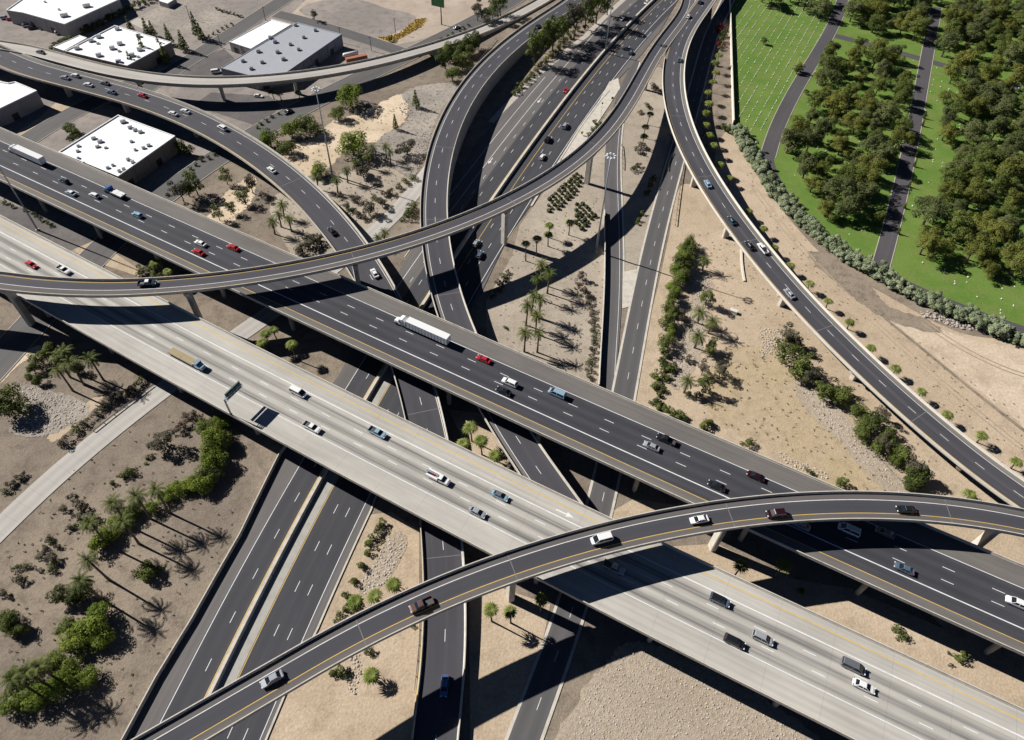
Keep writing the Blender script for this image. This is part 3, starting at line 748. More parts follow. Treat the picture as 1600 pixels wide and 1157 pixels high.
def roofpanel(t0, t1, ht, z, th=.06):
    return lambda: MB().box(t0-.04, t1+.04, -ht-.03, ht+.03, z-.02, z+th, .12, .1)

SPEC = {
 'sedan': dict(L=4.8, body=[(-2.4, .76, .3, .80), (-2.25, .88, .22, .93), (-1.25, .92, .2, .98), (.95, .92, .2, .96), (1.9, .88, .22, .84), (2.3, .76, .3, .68)],
               gh=(-1.85, 1.25, -1.15, .35, .95, 1.42, .84, .62), wb=(-1.4, 1.42)),
 'hatch': dict(L=4.3, body=[(-2.12, .76, .3, .9), (-2.0, .87, .22, 1.0), (-1.1, .9, .2, 1.0), (.9, .9, .2, .98), (1.75, .86, .22, .86), (2.15, .74, .3, .7)],
               gh=(-2.0, 1.2, -1.7, .3, .97, 1.5, .83, .62), wb=(-1.3, 1.3)),
 'suv': dict(L=4.9, body=[(-2.45, .82, .35, 1.0), (-2.35, .94, .28, 1.1), (-1.2, .97, .26, 1.12), (1.0, .97, .26, 1.1), (2.0, .93, .28, 1.02), (2.42, .82, .35, .82)],
             gh=(-2.38, 1.35, -2.05, .55, 1.08, 1.78, .9, .7), wb=(-1.45, 1.5)),
 'van': dict(L=5.3, body=[(-2.65, .85, .35, 1.05), (-2.6, .97, .28, 1.15), (-1.2, 1.0, .26, 1.18), (1.3, 1.0, .26, 1.14), (2.3, .95, .28, .98), (2.6, .84, .35, .82)],
             gh=(-2.6, 2.0, -2.45, .95, 1.12, 1.98, .94, .8), wb=(-1.6, 1.65)),
}

def lights_and_wheels(root, L, hw, wb, r=.34, z=.72, track=None):
    wm = part_mesh('w%.2f/wheel' % r, wheel(r), M['tyre']); rm = part_mesh('r%.2f/rim' % r, lambda: MB().tube([(0, -.14, 0), (0, .14, 0)], [r*.58]*2, 10), M['rim'])
    for x in wb:
        for sg in (-1, 1):
            o = obj('wheel', wm, root); o.location = (x, sg*((track or hw)-.13), r)
            q = obj('rim', rm, o)
    for sg in (-1, 1):
        o = obj('headlight', part_mesh('headlight', lambda: MB().box(-.1, .1, -.17, .17, -.07, .07), M['lamp']), root); o.location = (L/2-.13, sg*(hw-.3), z-.04)
        o = obj('tail_light', part_mesh('tail_light', lambda: MB().box(-.06, .06, -.13, .13, -.12, .12), M['tail']), root); o.location = (-L/2+.07, sg*(hw-.24), z+.08)

def set_paint(o, key):
    o.material_slots[0].link = 'OBJECT'; o.material_slots[0].material = carpaint(key)

def make_car(root, kind, col, roof=None):
    if kind == 'pickup': return make_pickup(root, col, roof)
    if kind == 'jeep': return make_car2(root, 'suv', col, 'black')
    return make_car2(root, kind, col, roof)

def make_car2(root, kind, col, roof=None):
    sp = SPEC[kind]; PM = carpaint(col)
    o = obj('body', part_mesh(kind+'/body', lambda: MB().loft([ring(*q) for q in sp['body']]), carpaint('white')), root); set_paint(o, col)
    g_ = sp['gh']
    obj('windows', part_mesh(kind+'/windows', greenhouse(*g_), M['glass']), root)
    o = obj('roof', part_mesh(kind+'/roof', roofpanel(g_[2], g_[3], g_[7], g_[5]), carpaint('white')), root); set_paint(o, roof or col)
    hw = max(q[1] for q in sp['body'])
    pil = part_mesh(kind+'/pillar', lambda: MB().tube([(g_[1], g_[6], g_[4]), (g_[3], g_[7], g_[5])], [.055, .05], 5).tube([(g_[1], -g_[6], g_[4]), (g_[3], -g_[7], g_[5])], [.055, .05], 5)
                    .tube([(g_[0], g_[6], g_[4]), (g_[2], g_[7], g_[5])], [.1, .09], 5).tube([(g_[0], -g_[6], g_[4]), (g_[2], -g_[7], g_[5])], [.1, .09], 5)
                    .tube([(-.25, g_[6]-.005, g_[4]), (-.28, g_[7], g_[5])], [.05, .05], 5).tube([(-.25, -g_[6]+.005, g_[4]), (-.28, -g_[7], g_[5])], [.05, .05], 5), carpaint('white'))
    o = obj('window_frame', pil, root); set_paint(o, col)
    lights_and_wheels(root, sp['L'], hw, sp['wb'], .33 if kind != 'suv' else .37, sp['body'][1][3]-.16)

def make_pickup(root, col, roof=None):
    def cab(): return MB().loft([ring(*q) for q in ((-.62, .95, .4, 1.12), (-.5, .97, .32, 1.14), (1.2, .97, .32, 1.12), (2.3, .94, .34, 1.06), (2.72, .84, .4, .88))])
    def bed():
        m = MB().box(-2.75, -.63, -.95, .95, .5, .66); m.box(-2.75, -.63, -.97, -.87, .62, 1.12); m.box(-2.75, -.63, .87, .97, .62, 1.12)
        return m.box(-2.8, -2.7, -.97, .97, .45, 1.1).box(-.72, -.63, -.86, .86, .66, 1.12)
    o = obj('body', part_mesh('pickup/body', cab, carpaint('white')), root); set_paint(o, col)
    o = obj('cargo_bed', part_mesh('pickup/cargo_bed', bed, carpaint('white')), root); set_paint(o, col)
    obj('bed_liner', part_mesh('pickup/bed_liner', lambda: MB().box(-2.68, -.74, -.85, .85, .662, .70), M['dark_steel']), root)
    obj('windows', part_mesh('pickup/windows', greenhouse(-.62, 1.4, -.45, .7, 1.1, 1.72, .88, .7), M['glass']), root)
    o = obj('roof', part_mesh('pickup/roof', roofpanel(-.45, .7, .7, 1.72), carpaint('white')), root); set_paint(o, roof or col)
    lights_and_wheels(root, 5.5, .97, (-1.75, 1.8), .39, .92)

def wheels_at(root, r, xs, y):
    for x in xs:
        for sg in (-1, 1):
            o = obj('wheel', part_mesh('w%.2f/wheel' % r, wheel(r, .3), M['tyre']), root); o.location = (x, sg*y, r)

def make_semi(root, col, L=16.2):
    x0 = -L/2-2.6
    o = obj('trailer', part_mesh('semi/trailer', lambda: MB().box(x0, x0+L, -1.28, 1.28, 1.2, 4.05).box(x0+.02, x0+.14, -1.3, 1.3, 1.15, 4.07).box(x0+L-.1, x0+L+.02, -1.3, 1.3, 1.15, 4.07)
        .add(*ribs(x0, L)), carpaint('white')), root); set_paint(o, 'white')
    obj('trailer_frame', part_mesh('semi/trailer_frame', lambda: MB().box(x0+.3, x0+L-.3, -.5, .5, .85, 1.2).box(x0+.05, x0+.15, -1.1, 1.1, .5, .62), M['dark_steel']), root)
    xc = x0+L
    o = obj('tractor_cab', part_mesh('semi/tractor_cab', lambda: MB().loft([ring(*q) for q in ((xc+.7, 1.15, .9, 3.3), (xc+1.5, 1.2, .8, 3.75), (xc+2.7, 1.2, .8, 3.45), (xc+3.05, 1.12, .8, 3.1), (xc+3.35, 1.05, .8, 2.1), (xc+4.7, .92, .7, 1.85), (xc+5.0, .8, .7, 1.6))]), carpaint('white')), root); set_paint(o, col)
    obj('windscreen', part_mesh('semi/windscreen', lambda: MB().add([(xc+3.07, -1.0, 3.02), (xc+3.07, 1.0, 3.02), (xc+3.38, .98, 2.16), (xc+3.38, -.98, 2.16)], [(0, 1, 2, 3)]).box(xc+2.2, xc+2.95, -1.23, 1.23, 2.2, 2.85), M['glass']), root)
    obj('chassis', part_mesh('semi/chassis', lambda: MB().box(xc-1.8, xc+4.6, -.45, .45, .55, .95).box(xc+4.85, xc+5.1, -1.15, 1.15, .45, .85), M['dark_steel']), root)
    wheels_at(root, .52, (x0+1.2, x0+2.5, xc-1.1, xc+.2, xc+4.0), 1.05)
    for sg in (-1, 1):
        o = obj('headlight', VM.get('headlight') or part_mesh('headlight', lambda: MB().box(-.1, .1, -.17, .17, -.07, .07), M['lamp']), root); o.location = (xc+4.92, sg*.75, 1.1)

def ribs(x0, L):
    m = MB()
    for k in range(1, 13):
        x = x0+k*L/13
        for sg in (-1, 1): m.box(x-.03, x+.03, min(sg*1.28, sg*1.31), max(sg*1.28, sg*1.31), 1.25, 4.0)
    return m.v, m.f

def make_flatbed(root, col, L=11.0, load='tan', tag_='flat'):
    x0 = -L/2-1.8
    obj('flat_bed', part_mesh(tag_+'/flat_bed', lambda: MB().box(x0, x0+L, -1.25, 1.25, 1.05, 1.25), M['dark_steel']), root)
    o = obj('load', part_mesh(tag_+'/load', lambda: MB().box(x0+.15, x0+L*.5-.05, -1.15, 1.15, 1.26, 1.62).box(x0+L*.5+.05, x0+L-.25, -1.15, 1.15, 1.26, 1.66).box(x0+.6, x0+L-.6, -.2, .2, 1.66, 1.76), carpaint('white')), root); set_paint(o, load)
    xc = x0+L
    o = obj('tractor_cab', part_mesh(tag_+'/tractor_cab', lambda: MB().loft([ring(*q) for q in ((xc+.5, 1.1, .8, 2.6), (xc+.7, 1.15, .75, 2.85), (xc+1.8, 1.15, .75, 2.7), (xc+2.15, 1.05, .75, 1.9), (xc+3.5, .95, .7, 1.7), (xc+3.75, .82, .7, 1.5))]), carpaint('white')), root); set_paint(o, col)
    obj('windscreen', part_mesh(tag_+'/windscreen', lambda: MB().add([(xc+1.84, -.95, 2.6), (xc+1.84, .95, 2.6), (xc+2.17, .92, 1.95), (xc+2.17, -.92, 1.95)], [(0, 1, 2, 3)]).box(xc+1.0, xc+1.7, -1.18, 1.18, 2.0, 2.5), M['glass']), root)
    obj('chassis', part_mesh(tag_+'/chassis', lambda: MB().box(x0+.2, xc+3.4, -.45, .45, .6, 1.04).box(xc+3.6, xc+3.85, -1.1, 1.1, .45, .8), M['dark_steel']), root)
    wheels_at(root, .48, (x0+1.2, x0+2.4, xc-.6, xc+2.9), 1.0)

def make_utility(root, col):
    make_pickup_base = None
    o = obj('body', part_mesh('util/body', lambda: MB().loft([ring(*q) for q in ((.3, 1.0, .5, 1.4), (.4, 1.05, .45, 1.45), (2.0, 1.05, .45, 1.42), (3.2, 1.0, .45, 1.35), (3.6, .9, .5, 1.1))]), carpaint('white')), root); set_paint(o, col)
    obj('windows', part_mesh('util/windows', greenhouse(.32, 2.2, .45, 1.5, 1.4, 2.15, .98, .8), M['glass']), root)
    o = obj('roof', part_mesh('util/roof', roofpanel(.45, 1.5, .8, 2.15), carpaint('white')), root); set_paint(o, col)
    o = obj('service_body', part_mesh('util/service_body', lambda: MB().box(-3.6, .2, -1.15, -.6, .7, 1.65).box(-3.6, .2, .6, 1.15, .7, 1.65).box(-3.6, .2, -.6, .6, .7, .95).box(.0, .18, -.6, .6, .95, 1.7), carpaint('white')), root); set_paint(o, col)
    obj('crane_boom', part_mesh('util/crane_boom', lambda: MB().box(-3.9, .1, -.16, .16, 1.9, 2.2).box(-.4, .1, -.3, .3, 1.0, 2.0).box(-3.7, -3.2, -.5, .5, 1.2, 1.95), M['steel']), root)
    o = obj('toolbox', part_mesh('util/toolbox', lambda: MB().box(-2.6, -1.0, -.5, -.2, .96, 1.3).box(-2.2, -.8, .2, .5, .96, 1.25), carpaint('red')), root); set_paint(o, 'red')
    lights_and_wheels(root, 7.2, 1.0, (-2.2, 2.5), .42, 1.1)

CARNAME = dict(sedan='sedan', hatch='hatchback', suv='sport_utility_car', van='van', pickup='pickup_truck', jeep='off_road_car', semi='semi_truck', flat='flatbed_truck', lorry='flatbed_truck', utility='utility_truck')
CARCAT = dict(sedan='car', hatch='car', suv='SUV', van='van', pickup='pickup', jeep='car', semi='truck', flat='truck', lorry='truck', utility='truck')
def vehicle(u, v, kind, col, road, sgn, label, group=None, roof=None):
    """sgn: +1 drives along the road's point order, -1 against it"""
    r = ROADS[road]; up = 2.0 if kind in ('semi',) else .8
    i, off = r.at(u, v, up)
    i = min(max(i, 1), len(r.C)-2)
    lim = r.w[i]/2-1.6 if road not in ('fw',) else 99
    off = max(-lim, min(lim, off))
    a = math.atan2(r.T[i, 1], r.T[i, 0])+(0 if sgn > 0 else math.pi)
    x, y, z = r.pt(i, off, .008 if road not in ('fw', 'fr2', 'slip', 'frontage') else .055)
    grade = math.atan2(r.C[i+1, 2]-r.C[i-1, 2], r.s[i+1]-r.s[i-1])*sgn
    e = empty(CARNAME[kind], (x, y, z), a); e.rotation_euler = (0, -grade, a)
    if kind not in ('semi', 'flat', 'utility'): e.scale = (1.07,)*3
    tag(e, label, CARCAT[kind], group or {'dark': 'vehicles on the dark freeway deck', 'conc': 'vehicles on the pale concrete deck', 'fw': 'vehicles on the ground-level freeway'}.get(road, 'vehicles on the ramps'))
    build(e, kind, col, roof)
    return e
def build(e, kind, col, roof=None):
    if kind == 'semi': make_semi(e, col)
    elif kind == 'flat': make_flatbed(e, col)
    elif kind == 'lorry': make_flatbed(e, col, 6.0, 'white', 'lorry')
    elif kind == 'utility': make_utility(e, col)
    else: make_car(e, kind, col, roof)

for q in [
 (38, 240, 'semi', 'white', 'dark', -1, 'white semi truck with long trailer at the far left of the dark deck'),
 (97, 281, 'hatch', 'teal', 'dark', -1, 'dark teal car behind the leftmost white semi truck'),
 (112, 302, 'sedan', 'ltblue', 'dark', -1, 'pale blue car beside the thick white line near the left edge', None, 'white'),
 (145, 304, 'hatch', 'white', 'dark', -1, 'white car just behind the blue-cabbed truck on the dark deck'),
 (182, 303, 'lorry', 'blue', 'dark', -1, 'small truck with blue cab and white load on the dark deck'),
 (211, 334, 'hatch', 'ltblue', 'dark', -1, 'light blue rounded car alone behind the blue-cabbed truck'),
 (315, 381, 'sedan', 'white', 'dark', -1, 'white car beside the bright red car on the dark deck'),
 (310, 394, 'sedan', 'red', 'dark', -1, 'bright red car next to the white car on the dark deck'),
 (365, 387, 'sedan', 'red', 'dark', -1, 'red car nearest the flyover on the dark deck'),
 (655, 513, 'semi', 'white', 'dark', -1, 'large white semi truck in the middle of the dark deck'),
 (760, 563, 'sedan', 'red', 'dark', -1, 'red car following the middle white semi truck'),
 (790, 595, 'suv', 'white', 'dark', -1, 'white SUV side by side with a black car on the dark deck'),
 (791, 613, 'sedan', 'black', 'dark', -1, 'black car side by side with a white SUV on the dark deck'),
 (873, 616, 'van', 'ltblue', 'dark', -1, 'sky blue van by the right white line of the dark deck'),
 (1037, 685, 'pickup', 'black', 'dark', -1, 'black pickup beside a silver sedan on the dark deck'),
 (1017, 697, 'sedan', 'silver', 'dark', -1, 'silver sedan beside a black pickup on the dark deck'),
 (1115, 757, 'sedan', 'black', 'dark', -1, 'black car just before the near flyover on the dark deck'),
 (1186, 746, 'sedan', 'maroon', 'dark', -1, 'dark red car by the shoulder line before the near flyover'),
 (1256, 822, 'sedan', 'silver', 'dark', -1, 'silver car half hidden under the near flyover'),
 (1322, 826, 'van', 'white', 'dark', -1, 'white van in the shadow of the near flyover'),
 (1392, 836, 'sedan', 'grey', 'dark', -1, 'dark grey car in the shadow of the near flyover'),
 (1410, 887, 'sedan', 'slate', 'dark', -1, 'slate blue sedan in sunlight below the near flyover'),
 (1591, 943, 'suv', 'white', 'dark', -1, 'white car cut by the right edge of the picture'),
 (50, 414, 'sedan', 'red', 'conc', 1, 'dark red car at the left end of the pale deck'),
 (100, 422, 'pickup', 'white', 'conc', 1, 'white pickup near the red car on the pale deck'),
 (288, 560, 'flat', 'ltblue', 'conc', 1, 'long flatbed truck with tan load and pale blue cab'),
 (462, 611, 'van', 'white', 'conc', 1, 'white van beside the thick white line of the pale deck'),
 (492, 670, 'pickup', 'white', 'conc', 1, 'small white pickup past the sign gantry on the pale deck'),
 (586, 674, 'pickup', 'ltblue', 'conc', 1, 'pale blue pickup carrying a load on the pale deck'),
 (689, 749, 'utility', 'white', 'conc', 1, 'white utility truck with boom on the pale deck'),
 (785, 776, 'sedan', 'ltblue', 'conc', 1, 'pale blue sedan with dark roof before the near flyover', None, 'grey'),
 (739, 797, 'sedan', 'silver', 'conc', 1, 'silver sedan by the shoulder line of the pale deck'),
 (957, 886, 'pickup', 'silver', 'conc', 1, 'silver pickup in the flyover shadow on the pale deck'),
 (1125, 938, 'jeep', 'slate', 'conc', 1, 'boxy dark car with black top on the pale deck'),
 (1150, 1004, 'suv', 'black', 'conc', 1, 'black SUV near the shoulder line at lower right'),
 (1185, 994, 'suv', 'silver', 'conc', 1, 'silver SUV beside the black SUV at lower right'),
 (1330, 1040, 'van', 'grey', 'conc', 1, 'dark grey van farthest along the pale deck'),
 (1352, 1073, 'sedan', 'white', 'conc', 1, 'white car lowest on the pale deck at lower right'),
 (234, 442, 'pickup', 'teal', 'nw', 1, 'dark pickup with white roof alone on the high flyover', None, 'white'),
 (945, 841, 'van', 'white', 'se', -1, 'white van on the near flyover above the pale deck'),
 (1091, 812, 'sedan', 'white', 'se', -1, 'white sedan on the near flyover between van and maroon car'),
 (1216, 802, 'suv', 'maroon', 'se', -1, 'maroon SUV on the near flyover'),
 (1415, 796, 'sedan', 'black', 'se', -1, 'black car on the near flyover towards the right edge'),
 (661, 944, 'pickup', 'brown', 'se', -1, 'brown pickup with high sides on the near flyover', None, 'brown'),
 (430, 1058, 'sedan', 'silver', 'se', -1, 'silver car lowest on the near flyover'),
 (101, 121, 'sedan', 'silver', 'west', -1, 'silver car at the front left of the curved ramp'),
 (117, 118, 'hatch', 'white', 'west', -1, 'white car beside the front silver car on the curved ramp'),
 (141, 133, 'sedan', 'white', 'west', -1, 'white car in the near lane of the bunched cars on the curved ramp'),
 (161, 129, 'sedan', 'grey', 'west', -1, 'grey car in the far lane of the bunched cars on the curved ramp'),
 (171, 143, 'sedan', 'slate', 'west', -1, 'blue grey car at the back of the bunch on the curved ramp'),
 (226, 150, 'sedan', 'red', 'west', -1, 'red car alone on the curved ramp at upper left'),
 (270, 177, 'sedan', 'white', 'west', -1, 'white car in the near lane of the pair on the curved ramp'),
 (291, 174, 'sedan', 'white', 'west', -1, 'white car in the far lane of the pair on the curved ramp'),
 (350, 201, 'suv', 'white', 'west', -1, 'white SUV alone at the bend of the curved ramp'),
 (425, 266, 'sedan', 'white', 'west', -1, 'white car above the date palms on the curved ramp'),
 (521, 364, 'sedan', 'black', 'west', -1, 'black car on the curved ramp just before the flyover'),
 (584, 425, 'sedan', 'white', 'west', -1, 'white car on the curved ramp just past the flyover'),
 (695, 1066, 'sedan', 'blue', 'west', 1, 'blue car at the bottom edge of the picture'),
 (59, 80, 'sedan', 'grey', 'over', -1, 'grey car on the narrow pale overpass'),
 (883, 197, 'suv', 'silver', 'fw', 1, 'silver SUV foremost of three on the ground-level freeway'),
 (856, 218, 'suv', 'black', 'fw', 1, 'black car between silver and white cars on the ground-level freeway'),
 (849, 243, 'hatch', 'white', 'fw', 1, 'white car hindmost of three on the ground-level freeway'),
 (986, 82, 'hatch', 'slate', 'fw', 1, 'blue grey car near the slip road fork'),
 (746, 377, 'hatch', 'silver', 'fw', 1, 'silver car in the ramp shade below the high flyover'),
 (751, 397, 'hatch', 'slate', 'fw', 1, 'blue grey car right behind the silver car below the high flyover'),
 (884, 142, 'sedan', 'red', 'fw', -1, 'red car beside the median of the ground-level freeway'),
 (971, 30, 'sedan', 'white', 'fw', -1, 'white car right of the roadside tree shadows'),
 (946, 56, 'sedan', 'darkblue', 'fw', -1, 'dark blue car behind the tall light mast on the median'),
 (1011, 3, 'sedan', 'white', 'fw', -1, 'white car at the top edge by the freeway median'),
 (839, 42, 'sedan', 'teal', 'north', 1, 'dark car beside the roadside trees on the top ramp'),
 (1094, 3, 'sedan', 'darkblue', 'east', -1, 'dark car at the top edge on the elevated ramp'),
 (1076, 25, 'sedan', 'white', 'east', -1, 'white car at the top of the elevated ramp'),
 (1062, 92, 'sedan', 'slate', 'east', -1, 'slate car beside the fork of the elevated ramps'),
 (1107, 289, 'sedan', 'ltblue', 'east', -1, 'pale blue car on the elevated ramp beside the palms'),
 (1141, 341, 'sedan', 'teal', 'east', -1, 'dark teal car on the elevated ramp above a pier'),
 (1172, 384, 'sedan', 'black', 'east', -1, 'black car beside the white pickup on the elevated ramp'),
 (1189, 385, 'pickup', 'white', 'east', -1, 'white pickup beside the black car on the elevated ramp'),
 (1230, 455, 'sedan', 'silver', 'east', -1, 'silver car lowest on the elevated ramp'),
 (714, 42, 'sedan', 'silver', 'frontage', 1, 'silver car on the street at the top by the vacant lot'),
 (447, 176, 'sedan', 'black', 'frontage', -1, 'black car parked at the kerb of the upper left street'),
]: vehicle(*q)

def parked(u, v, kind, col, ang, label, group):
    q = P(u, v, .7); e = empty(CARNAME[kind], (q.x, q.y, .04), math.radians(ang)); tag(e, label, CARCAT[kind], group); build(e, kind, col)
for k, (u, v, kind, col, ang) in enumerate([(8, 28, 'suv', 'silver', 20), (17, 30, 'sedan', 'red', 20), (28, 34, 'sedan', 'black', 25), (42, 40, 'suv', 'white', 20), (51, 44, 'sedan', 'black', 22), (69, 44, 'sedan', 'grey', 30),
                                            (94, 51, 'van', 'white', 35), (118, 41, 'van', 'white', 35), (160, 33, 'hatch', 'white', 35)]):
    parked(u, v, kind, col, ang, 'parked %s %s, %s from the left along the top left warehouse' % (col, CARCAT[kind], ['first', 'second', 'third', 'fourth', 'fifth', 'sixth', 'seventh', 'eighth', 'ninth'][k]), 'cars parked by the top left warehouse')
parked(404, 150, 'sedan', 'white', -10, 'white car parked under the overpass beside young palms', 'cars in the upper left lots')
parked(338, 112, 'van', 'white', 20, 'white van parked by the grey-roofed warehouse corner', 'cars in the upper left lots')
parked(492, 108, 'van', 'white', 30, 'white van parked beside the grey-roofed warehouse wall', 'cars in the upper left lots')
parked(1407, 231, 'sedan', 'black', 85, 'dark car stopped on the cemetery drive under trees', 'cars in the cemetery')

# ------------------------------------------------------------------ buildings
ROOFW = concrete('white roof coating', (.80, .80, .79), .06, .6)
ROOFG = concrete('grey roof sheeting', (.33, .345, .37), .12, .5)
WALLC = concrete('painted block wall', (.34, .33, .32), .2)
WALLT = concrete('tan block wall', (.30, .245, .20), .2)
DOORM = paint('dark loading door', (.03, .03, .035), .6)
def building(px, h, label, roofm, wallm, units=(), parapet=.5, name='warehouse', doors=()):
    """px: roof corners in order; h: roof height"""
    c = [P(u, v, h) for u, v in px]; ctr = sum(c, Vector())/len(c); org = Vector((ctr.x, ctr.y, 0))
    e = empty(name, org); tag(e, label, 'building')
    loc = [(p.x-org.x, p.y-org.y) for p in c]; n = len(loc)
    m = MB(); m.loft([[(x, y, -.2) for x, y in loc], [(x, y, h) for x, y in loc]]); obj('wall', m.me('wall', wallm), e)
    def inset(d): return [(x*(1-d/max(1, math.hypot(x, y))), y*(1-d/max(1, math.hypot(x, y)))) for x, y in loc]
    i1 = inset(.5)
    obj('roof', mesh('roof', [(x, y, h+.02) for x, y in i1], [tuple(range(n))], (roofm,)), e)
    if parapet:
        o1 = inset(-.05); m = MB()
        v = [(x, y, h-.02) for x, y in o1]+[(x, y, h+parapet) for x, y in o1]+[(x, y, h+parapet) for x, y in i1]+[(x, y, h-.02) for x, y in i1]
        f = []
        for j in range(n):
            k = (j+1) % n
            for t in range(3): f.append((t*n+j, t*n+k, (t+1)*n+k, (t+1)*n+j))
        obj('parapet', mesh('parapet', v, f, (roofm,)), e)
    for (u, v, sx, sy, sz, a) in units:
        q = P(u, v, h+sz/2); m = MB().box(-sx/2, sx/2, -sy/2, sy/2, 0, sz); m.box(-sx/2+.2, sx/2-.2, -sy/2+.2, sy/2-.2, sz, sz+.15)
        o = obj('roof_unit', m.me('roof_unit', M['steel']), e); o.location = (q.x-org.x, q.y-org.y, h+.03); o.rotation_euler[2] = a
    # pilasters and doors on the long walls
    for j in range(n):
        a, b = Vector(loc[j]), Vector(loc[(j+1) % n]); L = (b-a).length
        if L < 12: continue
        d = (b-a)/L; nn = Vector((d.y, -d.x))
        if nn.dot((a+b)/2) < 0: nn = -nn
        k = int(L//7)
        for t in range(1, k):
            p = a+d*(t*L/k); w = MB()
            w.add([(p.x+d.x*s*.25+nn.x*q, p.y+d.y*s*.25+nn.y*q, z) for z in (0, h-.05) for s, q in ((-1, .003), (1, .003), (1, .18), (-1, .18))], [(0, 1, 2, 3), (4, 5, 6, 7), (0, 1, 5, 4), (1, 2, 6, 5), (2, 3, 7, 6), (3, 0, 4, 7)])
            obj('pilaster', w.me('pilaster', wallm), e)
            if t % 2:
                p2 = a+d*((t+.5)*L/k); w = MB()
                w.add([(p2.x+d.x*s*1.6+nn.x*q, p2.y+d.y*s*1.6+nn.y*q, z) for z in (0, 3.4) for s, q in ((-1, .003), (1, .003), (1, .06), (-1, .06))], [(4, 5, 6, 7), (0, 1, 5, 4), (1, 2, 6, 5), (2, 3, 7, 6), (3, 0, 4, 7)])
                obj('loading_door', w.me('loading_door', DOORM), e)
    return e
building([(92, 239), (185, 181), (274, 214), (185, 277)], 7.5, 'white flat-roofed warehouse beside the dark deck at left', ROOFW, WALLT,
         [(192, 190, 2.5, 1.5, 1.2, .5), (203, 199, 2, 1.3, 1, .5), (211, 203, 2, 1.3, 1, .5), (219, 206, 2, 1.3, 1, .5), (146, 216, 2, 1.3, 1, .5), (156, 221, 2.2, 1.4, 1, .5), (205, 221, 1.4, 1.2, .8, .5), (224, 231, 1.6, 1.2, .9, .5), (232, 227, 1.6, 1.2, .9, .5), (211, 234, 1.2, 1, .8, .5),
          (200, 249, 1.6, 1.2, 1, .5), (207, 253, 1.6, 1.2, 1, .5), (168, 262, 1.4, 1.2, .8, .5), (176, 258, 1.2, 1, .8, .5), (186, 267, 1.4, 1, 1, .5), (193, 264, 1.4, 1, 1, .5), (122, 228, 1.4, 1.2, .8, .5), (121, 236, 1.4, 1.2, .8, .5), (122, 247, 1.2, 1.2, .7, .5), (130, 255, 1.2, 1, .7, .5), (165, 231, 1.4, 1, .6, .5), (152, 229, 1.8, 1.4, .8, .5)])
building([(102, 81), (180, 41), (268, 67), (199, 104)], 7.0, 'white flat-roofed warehouse with many roof units above the overpass', ROOFW, WALLT,
         [(183, 45, 2.4, 1.8, 1.3, .4), (216, 56, 2.4, 1.8, 1.3, .4), (154, 57, 2.6, 2, 1.4, .4), (142, 63, 2.6, 2, 1.4, .4), (120, 75, 2.6, 2, 1.4, .4), (187, 68, 2.6, 2, 1.4, .4), (175, 75, 2.6, 2, 1.4, .4), (154, 86, 2.6, 2, 1.4, .4), (185, 96, 2.6, 2, 1.4, .4), (206, 86, 2.6, 2, 1.4, .4), (218, 77, 2.6, 2, 1.4, .4), (186, 80, 1.5, 1.2, .7, .4), (153, 68, 1.6, 1.2, .7, .4), (216, 89, 1.5, 1.2, .7, .4)])
building([(83, 74), (124, 56), (136, 60), (100, 80)], 5.5, 'low white annex beside the warehouse with many roof units', ROOFW, WALLC, [], .3, 'annex')
b1 = building([(10, 17), (60, -18), (160, -45), (187, 0), (101, 39), (36, 21)], 7.5, 'large white-roofed warehouse at the top left corner', ROOFW, WALLC,
         [(135, 9, 4.0, 1.6, 1.6, .5), (100, 24, 4.0, 1.6, 1.6, .5), (92, 15, 1, 1, .8, 0), (70, 3, 1, 1, .8, 0)])
building([(-60, 118), (14, 131), (24, 129), (58, 143), (0, 171), (-60, 190)], 8.0, 'white-roofed building cut by the left edge of the picture', ROOFW, WALLC, [])
building([(345, 107), (465, 36), (534, 54), (447, 114), (400, 121)], 7.0, 'grey-roofed warehouse behind the overpass', ROOFG, concrete('blue grey wall', (.20, .22, .26), .2),
         [(461, 39, 1.8, 1.5, 1.2, .5), (492, 47, 1.8, 1.5, 1.2, .5), (422, 59, 2, 1.6, 1.2, .5), (429, 65, 2.2, 1.8, 1.3, .5), (474, 58, 1.8, 1.5, 1.2, .5), (453, 69, 1.8, 1.5, 1.2, .5), (466, 77, 1.8, 1.5, 1.2, .5), (403, 80, 2.2, 1.8, 1.3, .5), (433, 81, 2.2, 1.8, 1.3, .5), (442, 92, 2.2, 1.8, 1.3, .5), (409, 97, 2, 1.5, 1.2, .5), (379, 95, 2, 1.5, 1.2, .5), (392, 107, 2, 1.5, 1.2, .5)], .25)
building([(358, 66), (424, 31), (455, 39), (392, 77)], 5.5, 'low white-roofed wing attached to the grey-roofed warehouse', ROOFW, WALLC, [(421, 58, 1.6, 1.2, 1, .4)], .3, 'annex')
# far corner sheds
building([(250, -12), (275, -2), (262, 6), (248, 2)], 3.0, 'small white shed in the gravel yard at the top', ROOFW, WALLC, [], 0, 'shed')

